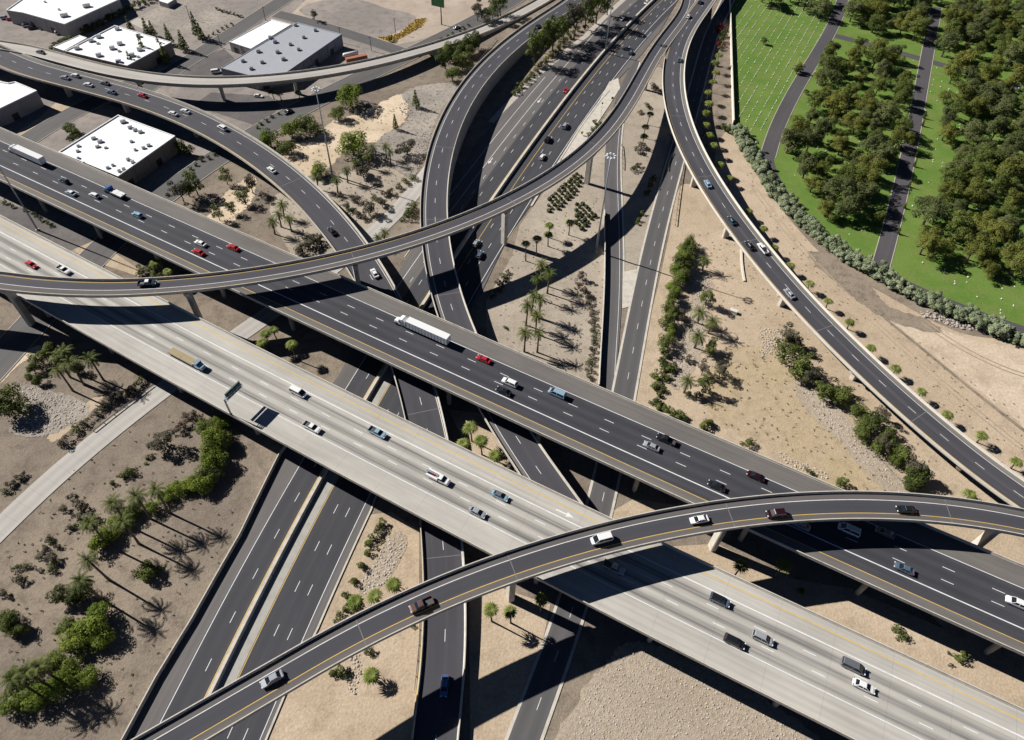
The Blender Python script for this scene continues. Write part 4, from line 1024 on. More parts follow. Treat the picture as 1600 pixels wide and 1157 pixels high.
# ------------------------------------------------------------------ plants
def leaves_mesh(name, lobes, n, size, mat, seed, flat=.0, up=.35):
    """many leaf-sized faces spread over the shells of a crown's lobes"""
    r = np.random.default_rng(seed); L = np.array(lobes, float)
    wt = (L[:, 3]*L[:, 4]+L[:, 3]*L[:, 5]+L[:, 4]*L[:, 5]); wt /= wt.sum()
    k = r.choice(len(L), n, p=wt)
    d = r.normal(size=(n, 3)); d /= np.linalg.norm(d, axis=1)[:, None]
    low = d[:, 2] < -.35; d[low, 2] *= -.6; d /= np.linalg.norm(d, axis=1)[:, None]
    rad = r.uniform(.62, 1.06, n)**.7
    c = L[k, :3]+d*L[k, 3:]*rad[:, None]
    nrm = d+r.normal(size=(n, 3))*.38+np.array([0, 0, up]); nrm /= np.linalg.norm(nrm, axis=1)[:, None]
    a = np.cross(nrm, r.normal(size=(n, 3))); a /= np.linalg.norm(a, axis=1)[:, None]; b = np.cross(nrm, a)
    s = size*r.uniform(.55, 1.35, n)[:, None]; asp = r.uniform(.45, .9, n)[:, None]
    q = np.stack([c-a*s*.5, c-b*s*asp*.5, c+a*s*.5, c+b*s*asp*.5], 1).reshape(-1, 3)
    me = bpy.data.meshes.new(name)
    me.vertices.add(4*n); me.vertices.foreach_set('co', q.astype(np.float32).ravel())
    me.loops.add(4*n); me.loops.foreach_set('vertex_index', np.arange(4*n, dtype=np.int32))
    me.polygons.add(n); me.polygons.foreach_set('loop_start', np.arange(0, 4*n, 4, dtype=np.int32)); me.polygons.foreach_set('loop_total', np.full(n, 4, np.int32))
    me.materials.append(mat); me.update(calc_edges=True); me.validate()
    return me

def lobes_round(r, R, h0, h1, n, seed, small=.42):
    out = [(0, 0, (h0+h1)/2, R*.6, R*.6, (h1-h0)*.42)]
    p1, p2 = r.uniform(0, 6.28, 2)
    for i in range(n):
        a = r.uniform(0, 2*math.pi); z = r.uniform(h0+R*.2, h1-R*.15); q = R*r.uniform(.35, .85)*(1-.5*max(0, (z-h0)/(h1-h0)-.5))*(1+.26*math.cos(2*a+p1)+.2*math.cos(3*a+p2))
        s = R*r.uniform(small*.55, small*1.2); out.append((q*math.cos(a), q*math.sin(a), z, s, s, s*.8))
    return out

def trunk_mesh(name, h, r0, limbs, seed, R=3.0):
    r = np.random.default_rng(seed); m = MB()
    m.tube([(0, 0, -.2), (r.uniform(-.15, .15), r.uniform(-.15, .15), h*.5), (r.uniform(-.3, .3), r.uniform(-.3, .3), h)], [r0*1.25, r0, r0*.7], 7)
    for i in range(limbs):
        a = 2*math.pi*i/limbs+r.uniform(-.4, .4)
        m.tube([(0, 0, h*.7), (R*.35*math.cos(a), R*.35*math.sin(a), h*1.15), (R*.7*math.cos(a), R*.7*math.sin(a), h*1.6)], [r0*.6, r0*.4, r0*.15], 5)
    return m.me(name, M['bark'])

PLANT = {}
def proto(kind, variants):
    PLANT[kind] = variants
_r = np.random.default_rng(3)
proto('cemetery', [(leaves_mesh('crown', lobes_round(_r, 5.0, 1.9, 9.6, 22, i, .36), 4600, .46, F_CEM[i % 3], 10+i), trunk_mesh('trunk', 3.2, .35, 4, i, 4)) for i in range(6)])
proto('palo', [(leaves_mesh('crown', lobes_round(_r, 4.2, .7, 5.2, 16, i), 3000, .42, F_PALO if i < 2 else F_MID, 30+i), trunk_mesh('trunk', 1.8, .22, 4, i, 3.4)) for i in range(3)])
proto('round', [(leaves_mesh('crown', lobes_round(_r, 3.2, .6, 5.6, 13, i), 2300, .38, m_, 40+i), trunk_mesh('trunk', 1.9, .2, 4, i, 2.4)) for i, m_ in enumerate((F_MID, F_DARK, F_MID))])
proto('wispy', [(leaves_mesh('crown', lobes_round(_r, 2.9, 1.0, 7.6, 18, i, .34), 2200, .36, m_, 50+i), trunk_mesh('trunk', 3.0, .17, 5, i, 2.2)) for i, m_ in enumerate((F_MID, F_MID, F_GREY))])
proto('grey', [(leaves_mesh('crown', lobes_round(_r, 3.4, .9, 5.4, 10, i), 1700, .45, F_GREY, 60+i), trunk_mesh('trunk', 1.9, .2, 4, i, 2.6)) for i in range(2)])
proto('shrub', [(leaves_mesh('foliage', lobes_round(_r, 1.5, .0, 2.1, 6, i), 520, .3, m_, 70+i), None) for i, m_ in enumerate((F_MID, F_DARK, F_MID, F_DARK))])
proto('dryshrub', [(leaves_mesh('foliage', lobes_round(_r, 1.5, .0, 1.9, 6, i), 480, .28, m_, 80+i), None) for i, m_ in enumerate((F_GREY, F_DARK, F_GREY))])
proto('bloom', [(leaves_mesh('foliage', lobes_round(_r, 1.8, .0, 2.8, 7, i), 700, .32, F_PINK, 85+i), None) for i in range(2)])
proto('crimson', [(leaves_mesh('foliage', lobes_round(_r, 1.8, .0, 2.8, 7, 1), 700, .32, F_RED, 88), None)])
proto('hedge', [(leaves_mesh('foliage', lobes_round(_r, 2.7, .0, 4.4, 9, i), 1500, .5, F_SAGE, 90+i, 0, .6), None) for i in range(4)])
proto('agave', [(leaves_mesh('foliage', [(0, 0, .3, .7, .7, .75)], 70, .55, F_AGAVE, 95+i), None) for i in range(2)])
proto('conifer', [(leaves_mesh('crown', [(0, 0, 1.2+k*1.05, 1.6-k*.25, 1.6-k*.25, .8) for k in range(6)], 900, .4, F_DARK if i else F_MID, 97+i), trunk_mesh('trunk', 3, .16, 0, i)) for i in range(2)])

def date_crown(name, n, L, mat, seed):
    r = np.random.default_rng(seed); m = MB()
    for i in range(n):
        a = 2.39996*i+r.uniform(-.15, .15); e0 = math.radians(75-110*(i/n)**.8+r.uniform(-8, 8)); ll = L*r.uniform(.85, 1.1)
        p = Vector((0, 0, 0)); pts = [p.copy()]
        for k in range(5):
            e = e0-k*math.radians(19); p = p+Vector((math.cos(a)*math.cos(e), math.sin(a)*math.cos(e), math.sin(e)))*ll/5; pts.append(p.copy())
        side = Vector((-math.sin(a), math.cos(a), 0))
        for k in range(5):      # leaflets: separated pairs along the rib
            for t in (.05, .55):
                q = pts[k].lerp(pts[k+1], t); d = (pts[k+1]-pts[k]).normalized(); w = ll*.17*(1-.6*abs((k+t)/5-.4))
                for sg in (-1, 1):
                    tip = q+side*sg*w+d*w*.75-Vector((0, 0, w*.25))
                    m.add([q, q+d*ll*.075, tip], [(0, 1, 2)])
        for k in range(5): m.add([pts[k]+side*.035, pts[k]-side*.035, pts[k+1]], [(0, 1, 2)])
    return m.me(name, mat)

def fan_crown(name, n, R, mat, seed):
    r = np.random.default_rng(seed); m = MB()
    for i in range(n):
        q0 = i/(n-1); a = 2.39996*i+r.uniform(-.25, .25); e = math.radians(70-95*q0+r.uniform(-8, 8))
        flat = Vector((math.cos(a), math.sin(a), 0)); d = flat*math.cos(e)+Vector((0, 0, math.sin(e)))
        side = Vector((-math.sin(a), math.cos(a), 0)); pet = R*(.04+.34*q0)*r.uniform(.8, 1.2); c = d*pet; b = R*r.uniform(.6, .82)
        f = (d*.35+flat*.65).normalized()
        m.add([side*.04, side*-.04, c], [(0, 1, 2)])
        for k in range(5):      # pointed fingers of the fan
            t = math.radians(-48+24*k+r.uniform(-6, 6)); q = f*math.cos(t)+side*math.sin(t); l = b*(1-.06*abs(k-2))*r.uniform(.85, 1.1)
            w = (side*math.cos(t)-f*math.sin(t))*b*.085
            m.add([c, c+q*l*.5+w, c+q*l-Vector((0, 0, l*.30)), c+q*l*.5-w], [(0, 1, 2, 3)])
    for k in range(10):         # dead skirt below the green fronds
        a = 2*math.pi*k/10; m.add([(math.cos(a)*.12, math.sin(a)*.12, -.1), (math.cos(a+.5)*.12, math.sin(a+.5)*.12, -.1), (math.cos(a+.25)*R*.28, math.sin(a+.25)*R*.28, -R*.6)], [(0, 1, 2)])
    return m.me(name, mat)

DATE = [date_crown('crown', 34, 3.5, F_PALM, 1), date_crown('crown', 30, 3.2, F_PALM, 2)]
FAN = [fan_crown('crown', 24, 2.5, F_FAN, 3), fan_crown('crown', 21, 2.3, F_FAN, 4), fan_crown('crown', 26, 2.4, F_FAN, 5)]
PTR = {}
def palm(u, v, h, kind, label, group, s=1.0):
    """u, v: middle of the crown in the photograph"""
    q = P(u, v, h); e = empty('date_palm' if kind == 'date' else 'fan_palm', (q.x, q.y, 0)); tag(e, label, 'palm', group)
    key = (kind, round(h*2)/2, random.randrange(2))
    if key not in PTR:
        b = random.uniform(-.5, .5); r = .3 if kind == 'date' else .22
        PTR[key] = MB().tube([(b, b*.4, -.2), (b*.6, b*.3, h*.3), (b*.1, 0, h*.7), (0, 0, h-.1)], [r*1.35, r, r*.9, r*.8], 8).me('trunk', M['palm_bark'], True)
    obj('trunk', PTR[key], e)
    c = obj('crown', random.choice(DATE if kind == 'date' else FAN), e); c.location = (0, 0, h-.25); c.rotation_euler[2] = random.uniform(0, 6.28); c.scale = (s, s, s)
    return e

def plant(kind, u, v, rpx, label, cat, group, name, zf=.5, stretch=1.0, hh=1.0):
    """u, v: middle of the crown in the photograph, rpx its half width there"""
    var = random.choice(PLANT[kind]); R0 = max(abs(c) for c in var[0].vertices[0].co) if False else None
    base = {'cemetery': 5.0, 'palo': 4.2, 'round': 3.2, 'wispy': 2.9, 'grey': 3.4, 'shrub': 1.7, 'dryshrub': 1.7, 'bloom': 2.0, 'crimson': 2.0, 'hedge': 2.9, 'agave': .8, 'conifer': 1.7}[kind]
    ztop = {'cemetery': 9.0, 'palo': 5.2, 'round': 5.6, 'wispy': 7.6, 'grey': 5.4, 'shrub': 2.1, 'dryshrub': 1.9, 'bloom': 2.8, 'crimson': 2.8, 'hedge': 4.4, 'agave': 1.0, 'conifer': 7.4}[kind]
    q0 = P(u, v, 0); sc = FPX/((ROT.transposed() @ (q0-Vector((0, 0, HCAM)))).z)      # px per metre here
    s = rpx/sc/base*1.17
    q = P(u, v, ztop*s*zf)
    return put(kind, var, q.x, q.y, s, label, cat, group, name, stretch, hh)

def put(kind, var, x, y, s, label, cat, group, name, stretch=1.0, hh=1.0):
    if var[1] is None:
        o = obj(name, var[0]); o.location = (x, y, 0); o.rotation_euler[2] = random.uniform(0, 6.28); o.scale = (s*stretch, s, s*hh*random.uniform(.9, 1.1))
        return tag(o, label, cat, group)
    e = empty(name, (x, y, 0), random.uniform(0, 6.28)); tag(e, label, cat, group)
    e.scale = (s*stretch*random.uniform(.86, 1.14), s*random.uniform(.86, 1.14), s*hh*random.uniform(.86, 1.15))
    obj('trunk', var[1], e); obj('crown', var[0], e)
    return e

# --- palms
for u, v in [(847, 412), (840, 435), (859, 427), (834, 461), (845, 467), (825, 477), (839, 491), (821, 519), (842, 520)]:
    palm(u, v, 10.5, 'date', 'tall date palm on the tan island beside the slip road wall', 'date palms on the central island')
for u, v, h in [(859, 351, 7), (857, 365, 7), (839, 372, 9.5), (822, 380, 9.5), (891, 347, 7)]:
    palm(u, v, h, 'fan', 'slim fan palm near the flyover pier on the central island', 'fan palms on the central island')
for u, v in [(1102, 406), (1095, 487), (1114, 502), (1092, 525), (1076, 595)]:
    palm(u, v, 5.5 if v < 450 else 6.5, 'date', 'date palm among the stones and shrubs right of the frontage road', 'date palms right of the frontage road', 1.1)
for u, v in [(582, 230), (609, 236), (574, 242), (556, 252), (541, 265), (525, 280), (494, 275), (602, 227)]:
    palm(u, v, 7.0, 'date', 'date palm below the sandy clearing inside the upper left loop', 'date palms inside the loop', .85)
for u, v in [(440, 319), (435, 334), (425, 345), (451, 341)]:
    palm(u, v, 7.0, 'date', 'date palm in the clump of four beside the curved ramp', 'four palms beside the curved ramp', .95)
for u, v in [(600, 362), (590, 371)]:
    palm(u, v, 5.0, 'date', 'young date palm tucked behind the high flyover', 'palms behind the flyover', .8)
for u, v in [(242, 765), (212, 775), (175, 786), (192, 815), (140, 817), (137, 875), (125, 907)]:
    palm(u, v, 13.2, 'date', 'tall date palm leaning over the lower left tree belt', 'tall palms at lower left', 1.0)
for u, v in [(140, 560), (110, 567), (90, 577), (88, 555), (99, 549), (42, 1050), (60, 1042), (20, 1060)]:
    palm(u, v, 11.5, 'date', ('date palm under the flyover at the left edge' if v < 900 else 'date palm in the bottom left corner'), ('palms under the flyover at left' if v < 900 else 'palms in the bottom left corner'), 1.05)
for u, v in [(1211, 386), (1236, 414), (1266, 442), (1295, 470), (1329, 502), (1362, 543), (1401, 575), (1441, 611), (1482, 647), (1536, 680), (1590, 721), (1141, 277), (1171, 329), (1194, 356)]:
    palm(u, v, 4.6, 'fan', 'fan palm in the row behind the elevated ramp', 'palm row along the elevated ramp', .95)
for u, v in [(1115, 127), (1109, 160), (1105, 175), (1104, 194), (1109, 210), (1116, 226), (1126, 256), (1120, 112), (1119, 96), (1124, 85), (1108, 143)]:
    palm(u, v, 6.5, 'fan', 'fan palm in the row beside the cemetery wall', 'palm row beside the cemetery wall', 1.15)
for u, v in [(1016, 177), (1009, 197), (1007, 212)]:
    palm(u, v, 6.5, 'fan', 'fan palm in the shade between the two ramps', 'palms between the two ramps')
for u, v in [(426, 515), (414, 520), (409, 534), (455, 537)]:
    palm(u, v, 8.5, 'fan', 'fan palm between the two freeway decks below the flyover', 'palms between the decks at left')
for u, v in [(735, 667), (751, 688), (724, 692), (773, 711)]:
    palm(u, v, 8.5, 'fan', 'fan palm between the two freeway decks beside the ramp', 'palms between the decks mid-picture', 1.15)
for u, v in [(615, 912), (585, 930), (580, 1054), (556, 940)]:
    palm(u, v, 4.0, 'fan', 'squat fan palm in the stony wedge by the near flyover', 'palms in the stony wedge', 1.1)
for u, v in [(767, 952), (797, 955), (846, 937)]:
    palm(u, v, 9.0, 'fan', 'slim fan palm below the near flyover pier', 'palms below the near flyover', .95)
palm(1159, 884, 8.0, 'fan', 'fan palm in sunlight beside the near flyover pier', 'palms between the decks at lower right', 1.1)
palm(1226, 881, 9.5, 'fan', 'fan palm against deep shade between the decks', 'palms between the decks at lower right', 1.15)
for u, v in [(242, 410), (262, 423)]:
    palm(u, v, 7.0, 'fan', 'fan palm between the decks beside the brown lot', 'palms by the brown lot', 1.1)
for u, v in [(424, 143), (436, 146), (420, 104), (440, 104), (465, 143), (490, 268)]:
    palm(u, v, 4.5, 'fan', 'small palm beside the grey-roofed warehouse street', 'young street palms', .9)
palm(1517, 772, 3.0, 'fan', 'small yellowish palm beside the far end of the near flyover', 'palm by the near flyover end')

# --- trees and shrubs with places read from the photograph
def fuller(items, reach=34, f=.85):
    out = list(items)
    for a, b in zip(items, items[1:]):
        if math.hypot(a[0]-b[0], a[1]-b[1]) < reach: out.append(((a[0]+b[0])/2+random.uniform(-3, 3), (a[1]+b[1])/2+random.uniform(-3, 3), (a[2]+b[2])/2*f))
    return out
def many(kind, items, label, cat, group, name, **k):
    for it in items: plant(random.choice(kind) if isinstance(kind, tuple) else kind, it[0], it[1], it[2], label, cat, group, name, **k)
many('palo', [(546, 152, 20), (527, 179, 13), (484, 196, 19), (455, 206, 16), (421, 220, 15), (447, 232, 13), (550, 228, 21), (500, 267, 13)], 'spreading green desert tree round the sandy clearing', 'tree', 'desert trees in the loop', 'desert_tree')
many('round', [(695, 95, 13), (725, 72, 13), (742, 65, 12), (722, 97, 12), (707, 116, 11), (700, 83, 12), (712, 88, 11), (735, 80, 10)], 'leafy tree in the clump beside the overpass end', 'tree', 'trees by the overpass end', 'leafy_tree')
many('wispy', [(746, 17, 10), (770, 19, 10), (782, 8, 11), (758, 22, 7)], 'roadside tree at the top of the pale overpass', 'tree', 'trees at the overpass top', 'roadside_tree')
many('conifer', [(649, 154, 6), (617, 191, 5)], 'small upright tree on the gravel in the loop', 'tree', 'upright trees in the loop', 'upright_tree')
many('grey', [(635, 230, 14), (567, 268, 13), (575, 327, 11), (597, 317, 9)], 'dark grey green tree on the gravel slope in the loop', 'tree', 'grey trees in the loop', 'desert_tree')
many('dryshrub', [(542, 322, 8), (530, 305, 7), (556, 312, 8), (610, 300, 8), (622, 292, 7), (634, 284, 7), (646, 277, 7), (585, 308, 7), (600, 303, 7), (560, 335, 8), (570, 340, 7), (550, 328, 7)], 'dry brown shrub lining the old concrete road in the loop', 'shrub', 'shrubs by the old concrete road', 'dry_shrub')
many('shrub', [(636, 336, 10), (646, 321, 9), (641, 329, 8)], 'dense green bush beside the old concrete road', 'bush', 'green bushes by the ramp', 'round_bush')
many('dryshrub', [(484, 380, 14), (474, 388, 12), (494, 372, 12), (505, 366, 9), (466, 393, 9)], 'dark bush in the thicket between deck and curved ramp', 'bush', 'thicket by the curved ramp', 'dark_bush')
many('wispy', [(282, 302, 11), (304, 290, 12), (340, 335, 8), (361, 324, 8), (380, 307, 10), (392, 290, 10), (352, 277, 9), (292, 296, 9)], 'feathery tree on the slope above the dark deck', 'tree', 'trees above the dark deck', 'feathery_tree')
many('shrub', [(262, 304, 4), (272, 297, 3.5), (281, 290, 3.5), (290, 284, 3.5), (313, 249, 4), (306, 257, 4), (298, 263, 4), (289, 270, 3.5), (325, 246, 4), (335, 241, 4), (452, 173, 4), (435, 177, 3.5), (425, 182, 3.5), (417, 188, 3.5), (407, 193, 4), (402, 199, 3.5)], 'clipped kerb shrub along the upper left street', 'shrub', 'kerb shrubs by the street', 'kerb_shrub')
many('shrub', [(222, 424, 9), (232, 420, 8), (240, 432, 8), (252, 432, 7), (285, 428, 6), (52, 334, 5), (65, 342, 5), (75, 348, 4), (40, 328, 4), (8, 316, 5), (20, 322, 4), (80, 352, 4)], 'green bush at the foot of the dark deck on the left', 'bush', 'bushes between the decks at left', 'green_bush')
many('round', [(284, 233, 10), (296, 236, 8), (108, 200, 8), (117, 207, 7), (112, 218, 6)], 'small green tree beside the white warehouse near the deck', 'tree', 'trees by the near warehouse', 'street_tree')
many('conifer', [(222, 75, 7), (248, 70, 6), (204, 97, 6), (283, 62, 7), (304, 40, 7), (312, 48, 6), (228, 45, 6), (236, 43, 6), (202, 40, 7), (255, 82, 7), (262, 55, 6)], 'upright dark tree in the warehouse gardens at upper left', 'tree', 'trees round the warehouses', 'upright_tree')
many('shrub', [(80+i*7.2, 74-i*3.6+random.uniform(-1, 1), 6) for i in range(24) if not 4 < i < 7], 'dark bush in the hedge row behind the top left warehouse', 'bush', 'hedge row by the warehouses', 'hedge_bush')
many('shrub', [(338+i*5.5, 14+i*1.6, 3) for i in range(8)]+[(326+i*7, 56-i*3.8, 3) for i in range(6)], 'tiny round shrub edging the gravel yard', 'shrub', 'shrubs edging the gravel yard', 'round_shrub')
many('wispy', [(837, 72, 13), (866, 47, 14), (882, 40, 12), (900, 27, 14), (917, 15, 13), (935, 6, 13), (952, -6, 12), (852, 58, 11)], 'tall roadside tree beside the freeway at the top', 'tree', 'roadside trees at the top', 'roadside_tree', zf=.75, hh=1.25)
many('shrub', [(803+i*5.8, 145-i*5.9, 6) for i in range(18)], 'low green bush in the strip beside the top freeway', 'bush', 'bush strip beside the freeway', 'roadside_bush')
many('shrub', [(929, 190, 5), (934, 200, 5), (925, 203, 5), (938, 192, 4), (921, 209, 4)], 'small bush in the bed by the slip road fork', 'bush', 'bushes by the fork', 'small_bush')
many('dryshrub', [(997, 235, 8), (1003, 228, 8), (992, 263, 7), (998, 258, 6), (1022, 135, 8), (1028, 142, 7), (1012, 165, 6), (1000, 175, 5), (1020, 280, 8), (1016, 290, 8), (1012, 300, 7)], 'shrub in the shaded strip between the ramps', 'shrub', 'shrubs between the ramps', 'shade_shrub')
many('shrub', [(1003, 333, 5), (998, 343, 5), (996, 349, 4)], 'bright green shrub at the edge of the flyover shadow', 'shrub', 'bright shrubs by the flyover shadow', 'bright_shrub')
many('bloom', [(907, 433, 9), (913, 455, 8), (905, 447, 7)], 'oleander with pale pink bloom by the slip road wall', 'shrub', 'pink oleanders', 'flowering_shrub')
many('dryshrub', [(920+i*1.6-(i > 6)*(i-6)*3.2, 462+i*10.5, 7) for i in range(13)], 'dark shrub in the row along the slip road wall', 'shrub', 'shrub row by the slip road wall', 'wall_shrub')
many('dryshrub', [(790, 438, 7), (783, 446, 7), (776, 455, 7), (786, 430, 6), (770, 463, 6), (793, 425, 5), (779, 440, 6), (790, 512, 4)], 'shrub on the bank beside the freeway and flyover pier', 'shrub', 'shrubs on the freeway bank', 'bank_shrub')
many(('round', 'round', 'palo'), fuller([(1077, 382, 9), (1072, 395, 13), (1066, 408, 14), (1062, 422, 15), (1064, 436, 14), (1050, 450, 9), (1053, 466, 11), (1046, 478, 9), (1045, 500, 12), (1048, 518, 10), (1037, 540, 12)]), 'dense green tree in the belt beside the frontage road', 'tree', 'tree belt beside the frontage road', 'belt_tree', zf=.35)
many('wispy', [(1106, 465, 11), (1112, 540, 8), (1099, 577, 9), (1127, 580, 9), (1100, 602, 11), (1110, 549, 8)], 'feathery tree on the stony slope right of the frontage road', 'tree', 'feathery trees on the slope', 'feathery_tree')
many('shrub', fuller([(1037, 553, 8), (1035, 566, 9), (1047, 575, 8), (1024, 587, 8), (1036, 590, 8), (1022, 604, 8), (1035, 606, 7), (1024, 627, 8), (1030, 636, 7), (1050, 645, 10), (1066, 649, 9), (1101, 664, 10), (1110, 660, 8), (1169, 692, 9), (1077, 617, 7), (1056, 574, 6), (1048, 590, 5)], 26), 'green bush scattered above the dark deck right of the frontage road', 'bush', 'bushes above the dark deck', 'scattered_bush')
many('grey', [(1058, 490, 8), (1066, 500, 7), (1075, 560, 6), (1090, 620, 7)], 'grey twiggy bush among stones right of the frontage road', 'bush', 'grey bushes among the stones', 'twiggy_bush')
many(('round', 'wispy', 'round'), fuller([(1227, 555, 15), (1232, 528, 13), (1242, 540, 10), (1250, 572, 17), (1268, 592, 13), (1256, 590, 11), (1287, 615, 11), (1310, 622, 16), (1322, 612, 10), (1340, 645, 13), (1362, 662, 17), (1345, 680, 13), (1378, 650, 9), (1385, 688, 14), (1372, 700, 12), (1407, 712, 17), (1398, 720, 11), (1435, 747, 18), (1425, 735, 12), (1420, 760, 12)], 26), 'bushy tree in the long row beside the elevated ramp', 'tree', 'tree row beside the elevated ramp', 'row_tree', zf=.4)
many('shrub', [(1265, 737, 6), (1317, 752, 11), (1310, 760, 7)], 'lone bush where the near flyover meets the dark deck', 'bush', 'bushes by the near flyover', 'lone_bush')
many('palo', [(17, 630, 28)], 'broad round green tree at the left edge beside white stones', 'tree', None, 'broad_tree')
many('round', [(75, 548, 13), (62, 560, 12), (50, 575, 10), (59, 594, 8), (45, 590, 7), (100, 560, 12), (120, 575, 10)], 'dark tree in the shade of the flyover at left', 'tree', 'dark trees under the flyover', 'dark_tree')
many('dryshrub', [(217, 597, 9), (208, 606, 9), (196, 612, 9), (185, 619, 9), (174, 627, 8), (160, 637, 8), (148, 647, 8), (132, 660, 9), (117, 672, 10), (100, 690, 11), (29, 747, 8), (35, 742, 7), (15, 757, 8), (8, 767, 7), (21, 755, 6)], 'dark dry bush in the row beside the pale concrete road', 'bush', 'bushes beside the pale road', 'dry_bush')
many('grey', [(256, 688, 18)], 'large grey green tree standing alone left of the green belt', 'tree', None, 'grey_tree')
many('bloom', [(300, 650, 11), (312, 655, 9), (288, 661, 9), (277, 672, 8), (290, 650, 7)], 'oleander with greyish pink bloom below the pale deck', 'shrub', 'oleanders below the deck', 'flowering_shrub')
many('palo', fuller([(322, 668, 14), (345, 664, 13), (332, 690, 20), (350, 690, 15), (336, 714, 20), (328, 738, 20), (318, 756, 17), (298, 757, 13), (275, 763, 12), (258, 777, 12), (238, 794, 12), (212, 800, 12), (195, 806, 15), (178, 820, 13), (158, 850, 17), (172, 834, 13)], 26), 'yellow green tree in the curving belt at lower left', 'tree', 'curving tree belt at lower left', 'belt_tree', zf=.4)
many('palo', [(152, 965, 20), (140, 990, 24), (118, 1005, 20), (105, 980, 16), (155, 1000, 17), (115, 1050, 18), (140, 1060, 17), (90, 1035, 15), (95, 1075, 20), (60, 1090, 20), (20, 1100, 22)], 'green tree in the grove at the bottom left', 'tree', 'bottom left grove', 'grove_tree', zf=.4)
many('round', [(95, 930, 13), (117, 930, 14), (135, 925, 12), (15, 975, 15), (25, 985, 12), (5, 968, 12), (70, 1045, 16), (30, 1060, 16)], 'dark tree beside the bottom left grove', 'tree', 'dark trees at bottom left', 'dark_tree')
many('shrub', [(232, 897, 15), (222, 890, 12), (240, 890, 10), (230, 905, 11)], 'dark round bush alone on bare earth at lower left', 'bush', 'round bush clump at lower left', 'round_bush')
many('dryshrub', [(125, 790, 12), (137, 808, 13), (122, 806, 10), (110, 777, 7), (100, 795, 8), (106, 825, 7), (116, 822, 6), (75, 842, 7), (79, 848, 6), (62, 870, 7), (68, 864, 6), (82, 872, 11), (90, 854, 6), (80, 889, 8), (60, 891, 5), (26, 887, 7), (40, 884, 7), (31, 906, 11), (5, 927, 9), (70, 855, 6), (84, 880, 8)], 'small dark bush scattered on bare earth at far lower left', 'bush', 'bushes on bare earth', 'earth_bush')
many('shrub', [(197, 740, 9), (205, 736, 7), (190, 744, 7), (175, 754, 6), (230, 715, 5), (236, 712, 4), (228, 724, 3)], 'low green bush in the middle of the lower left earth', 'bush', 'low bushes in the clearing', 'low_bush')
many('shrub', [(597, 817, 9), (590, 826, 8), (586, 837, 9), (575, 849, 9), (574, 863, 8), (564, 884, 9), (552, 908, 9), (537, 930, 7), (547, 935, 8), (550, 945, 9), (540, 950, 8), (529, 964, 8), (577, 1017, 8), (532, 1047, 11), (519, 1052, 8), (540, 1055, 7), (645, 979, 4)], 'green bush edging the stones beside the freeway', 'bush', 'bushes edging the stony wedge', 'edge_bush')
many('shrub', [(1252, 924, 9), (1406, 987, 10), (1412, 994, 7), (1501, 1030, 10), (1508, 1026, 7)], 'lone bush on tan earth between the two decks', 'bush', 'lone bushes between the decks', 'lone_bush')
many('dryshrub', [(1483, 1021, 4), (1486, 1039, 4), (1440, 730, 5)], 'dry tuft beside a bush on tan earth', 'shrub', 'dry tufts', 'dry_tuft')
many('crimson', [(1127, 42, 7), (1124, 48, 5), (1122, 70, 5), (1131, 70, 4)], 'crimson flowering bush beside the cemetery wall', 'bush', 'crimson bushes', 'flowering_bush')
many('shrub', [(1131, 52, 7), (1128, 62, 7), (1121, 100, 5), (1132, 198, 9), (1138, 203, 7), (1126, 75, 5)], 'green bush at the foot of the cemetery wall', 'bush', 'bushes by the cemetery wall', 'wall_bush')
many('shrub', [(610, 62, 5), (600, 90, 5), (592, 91, 5), (708, 52, 3), (700, 56, 3), (718, 48, 3), (690, 60, 3), (731, 39, 3), (724, 43, 3)], 'small shrub beside the street at the top', 'shrub', 'shrubs by the top street', 'street_shrub')
many('wispy', [(491, 25, 5), (760, 35, 5)], 'thin tree by the vacant lot', 'tree', 'thin trees by the vacant lot', 'thin_tree')

# planted rows of desert plants beside the flyover
def inpoly(x, y, poly):
    c = False; n = len(poly)
    for i in range(n):
        x1, y1 = poly[i]; x2, y2 = poly[i-1]
        if (y1 > y) != (y2 > y) and x < (x2-x1)*(y-y1)/(y2-y1)+x1: c = not c
    return c
def grid_in(px, sx, sy, ang, jit, stagger=True):
    w = [tuple(P(u, v)[:2]) for u, v in px]; ca, sa = math.cos(ang), math.sin(ang)
    rot = [(x*ca+y*sa, -x*sa+y*ca) for x, y in w]
    x0, x1 = min(p[0] for p in rot), max(p[0] for p in rot); y0, y1 = min(p[1] for p in rot), max(p[1] for p in rot)
    out = []
    x = x0; k = 0
    while x < x1:
        y = y0+(sy/2 if k % 2 and stagger else 0)
        while y < y1:
            a, b = x+random.uniform(-jit, jit), y+random.uniform(-jit, jit)
            X, Y = a*ca-b*sa, a*sa+b*ca
            if inpoly(X, Y, w): out.append((X, Y))
            y += sy
        x += sx; k += 1
    return out
for poly in ([(852, 336), (857, 308), (878, 288), (905, 268), (910, 280), (896, 310), (880, 325)], [(898, 310), (925, 330), (933, 345), (915, 360), (899, 358)]):
    for x, y in grid_in(poly, 2.35, 2.35, .5, .3):
        put('agave', random.choice(PLANT['agave']), x, y, random.uniform(1.0, 1.6), 'dark green desert plant in the planted rows below the flyover', 'plant', 'planted rows below the flyover', 'desert_plant')

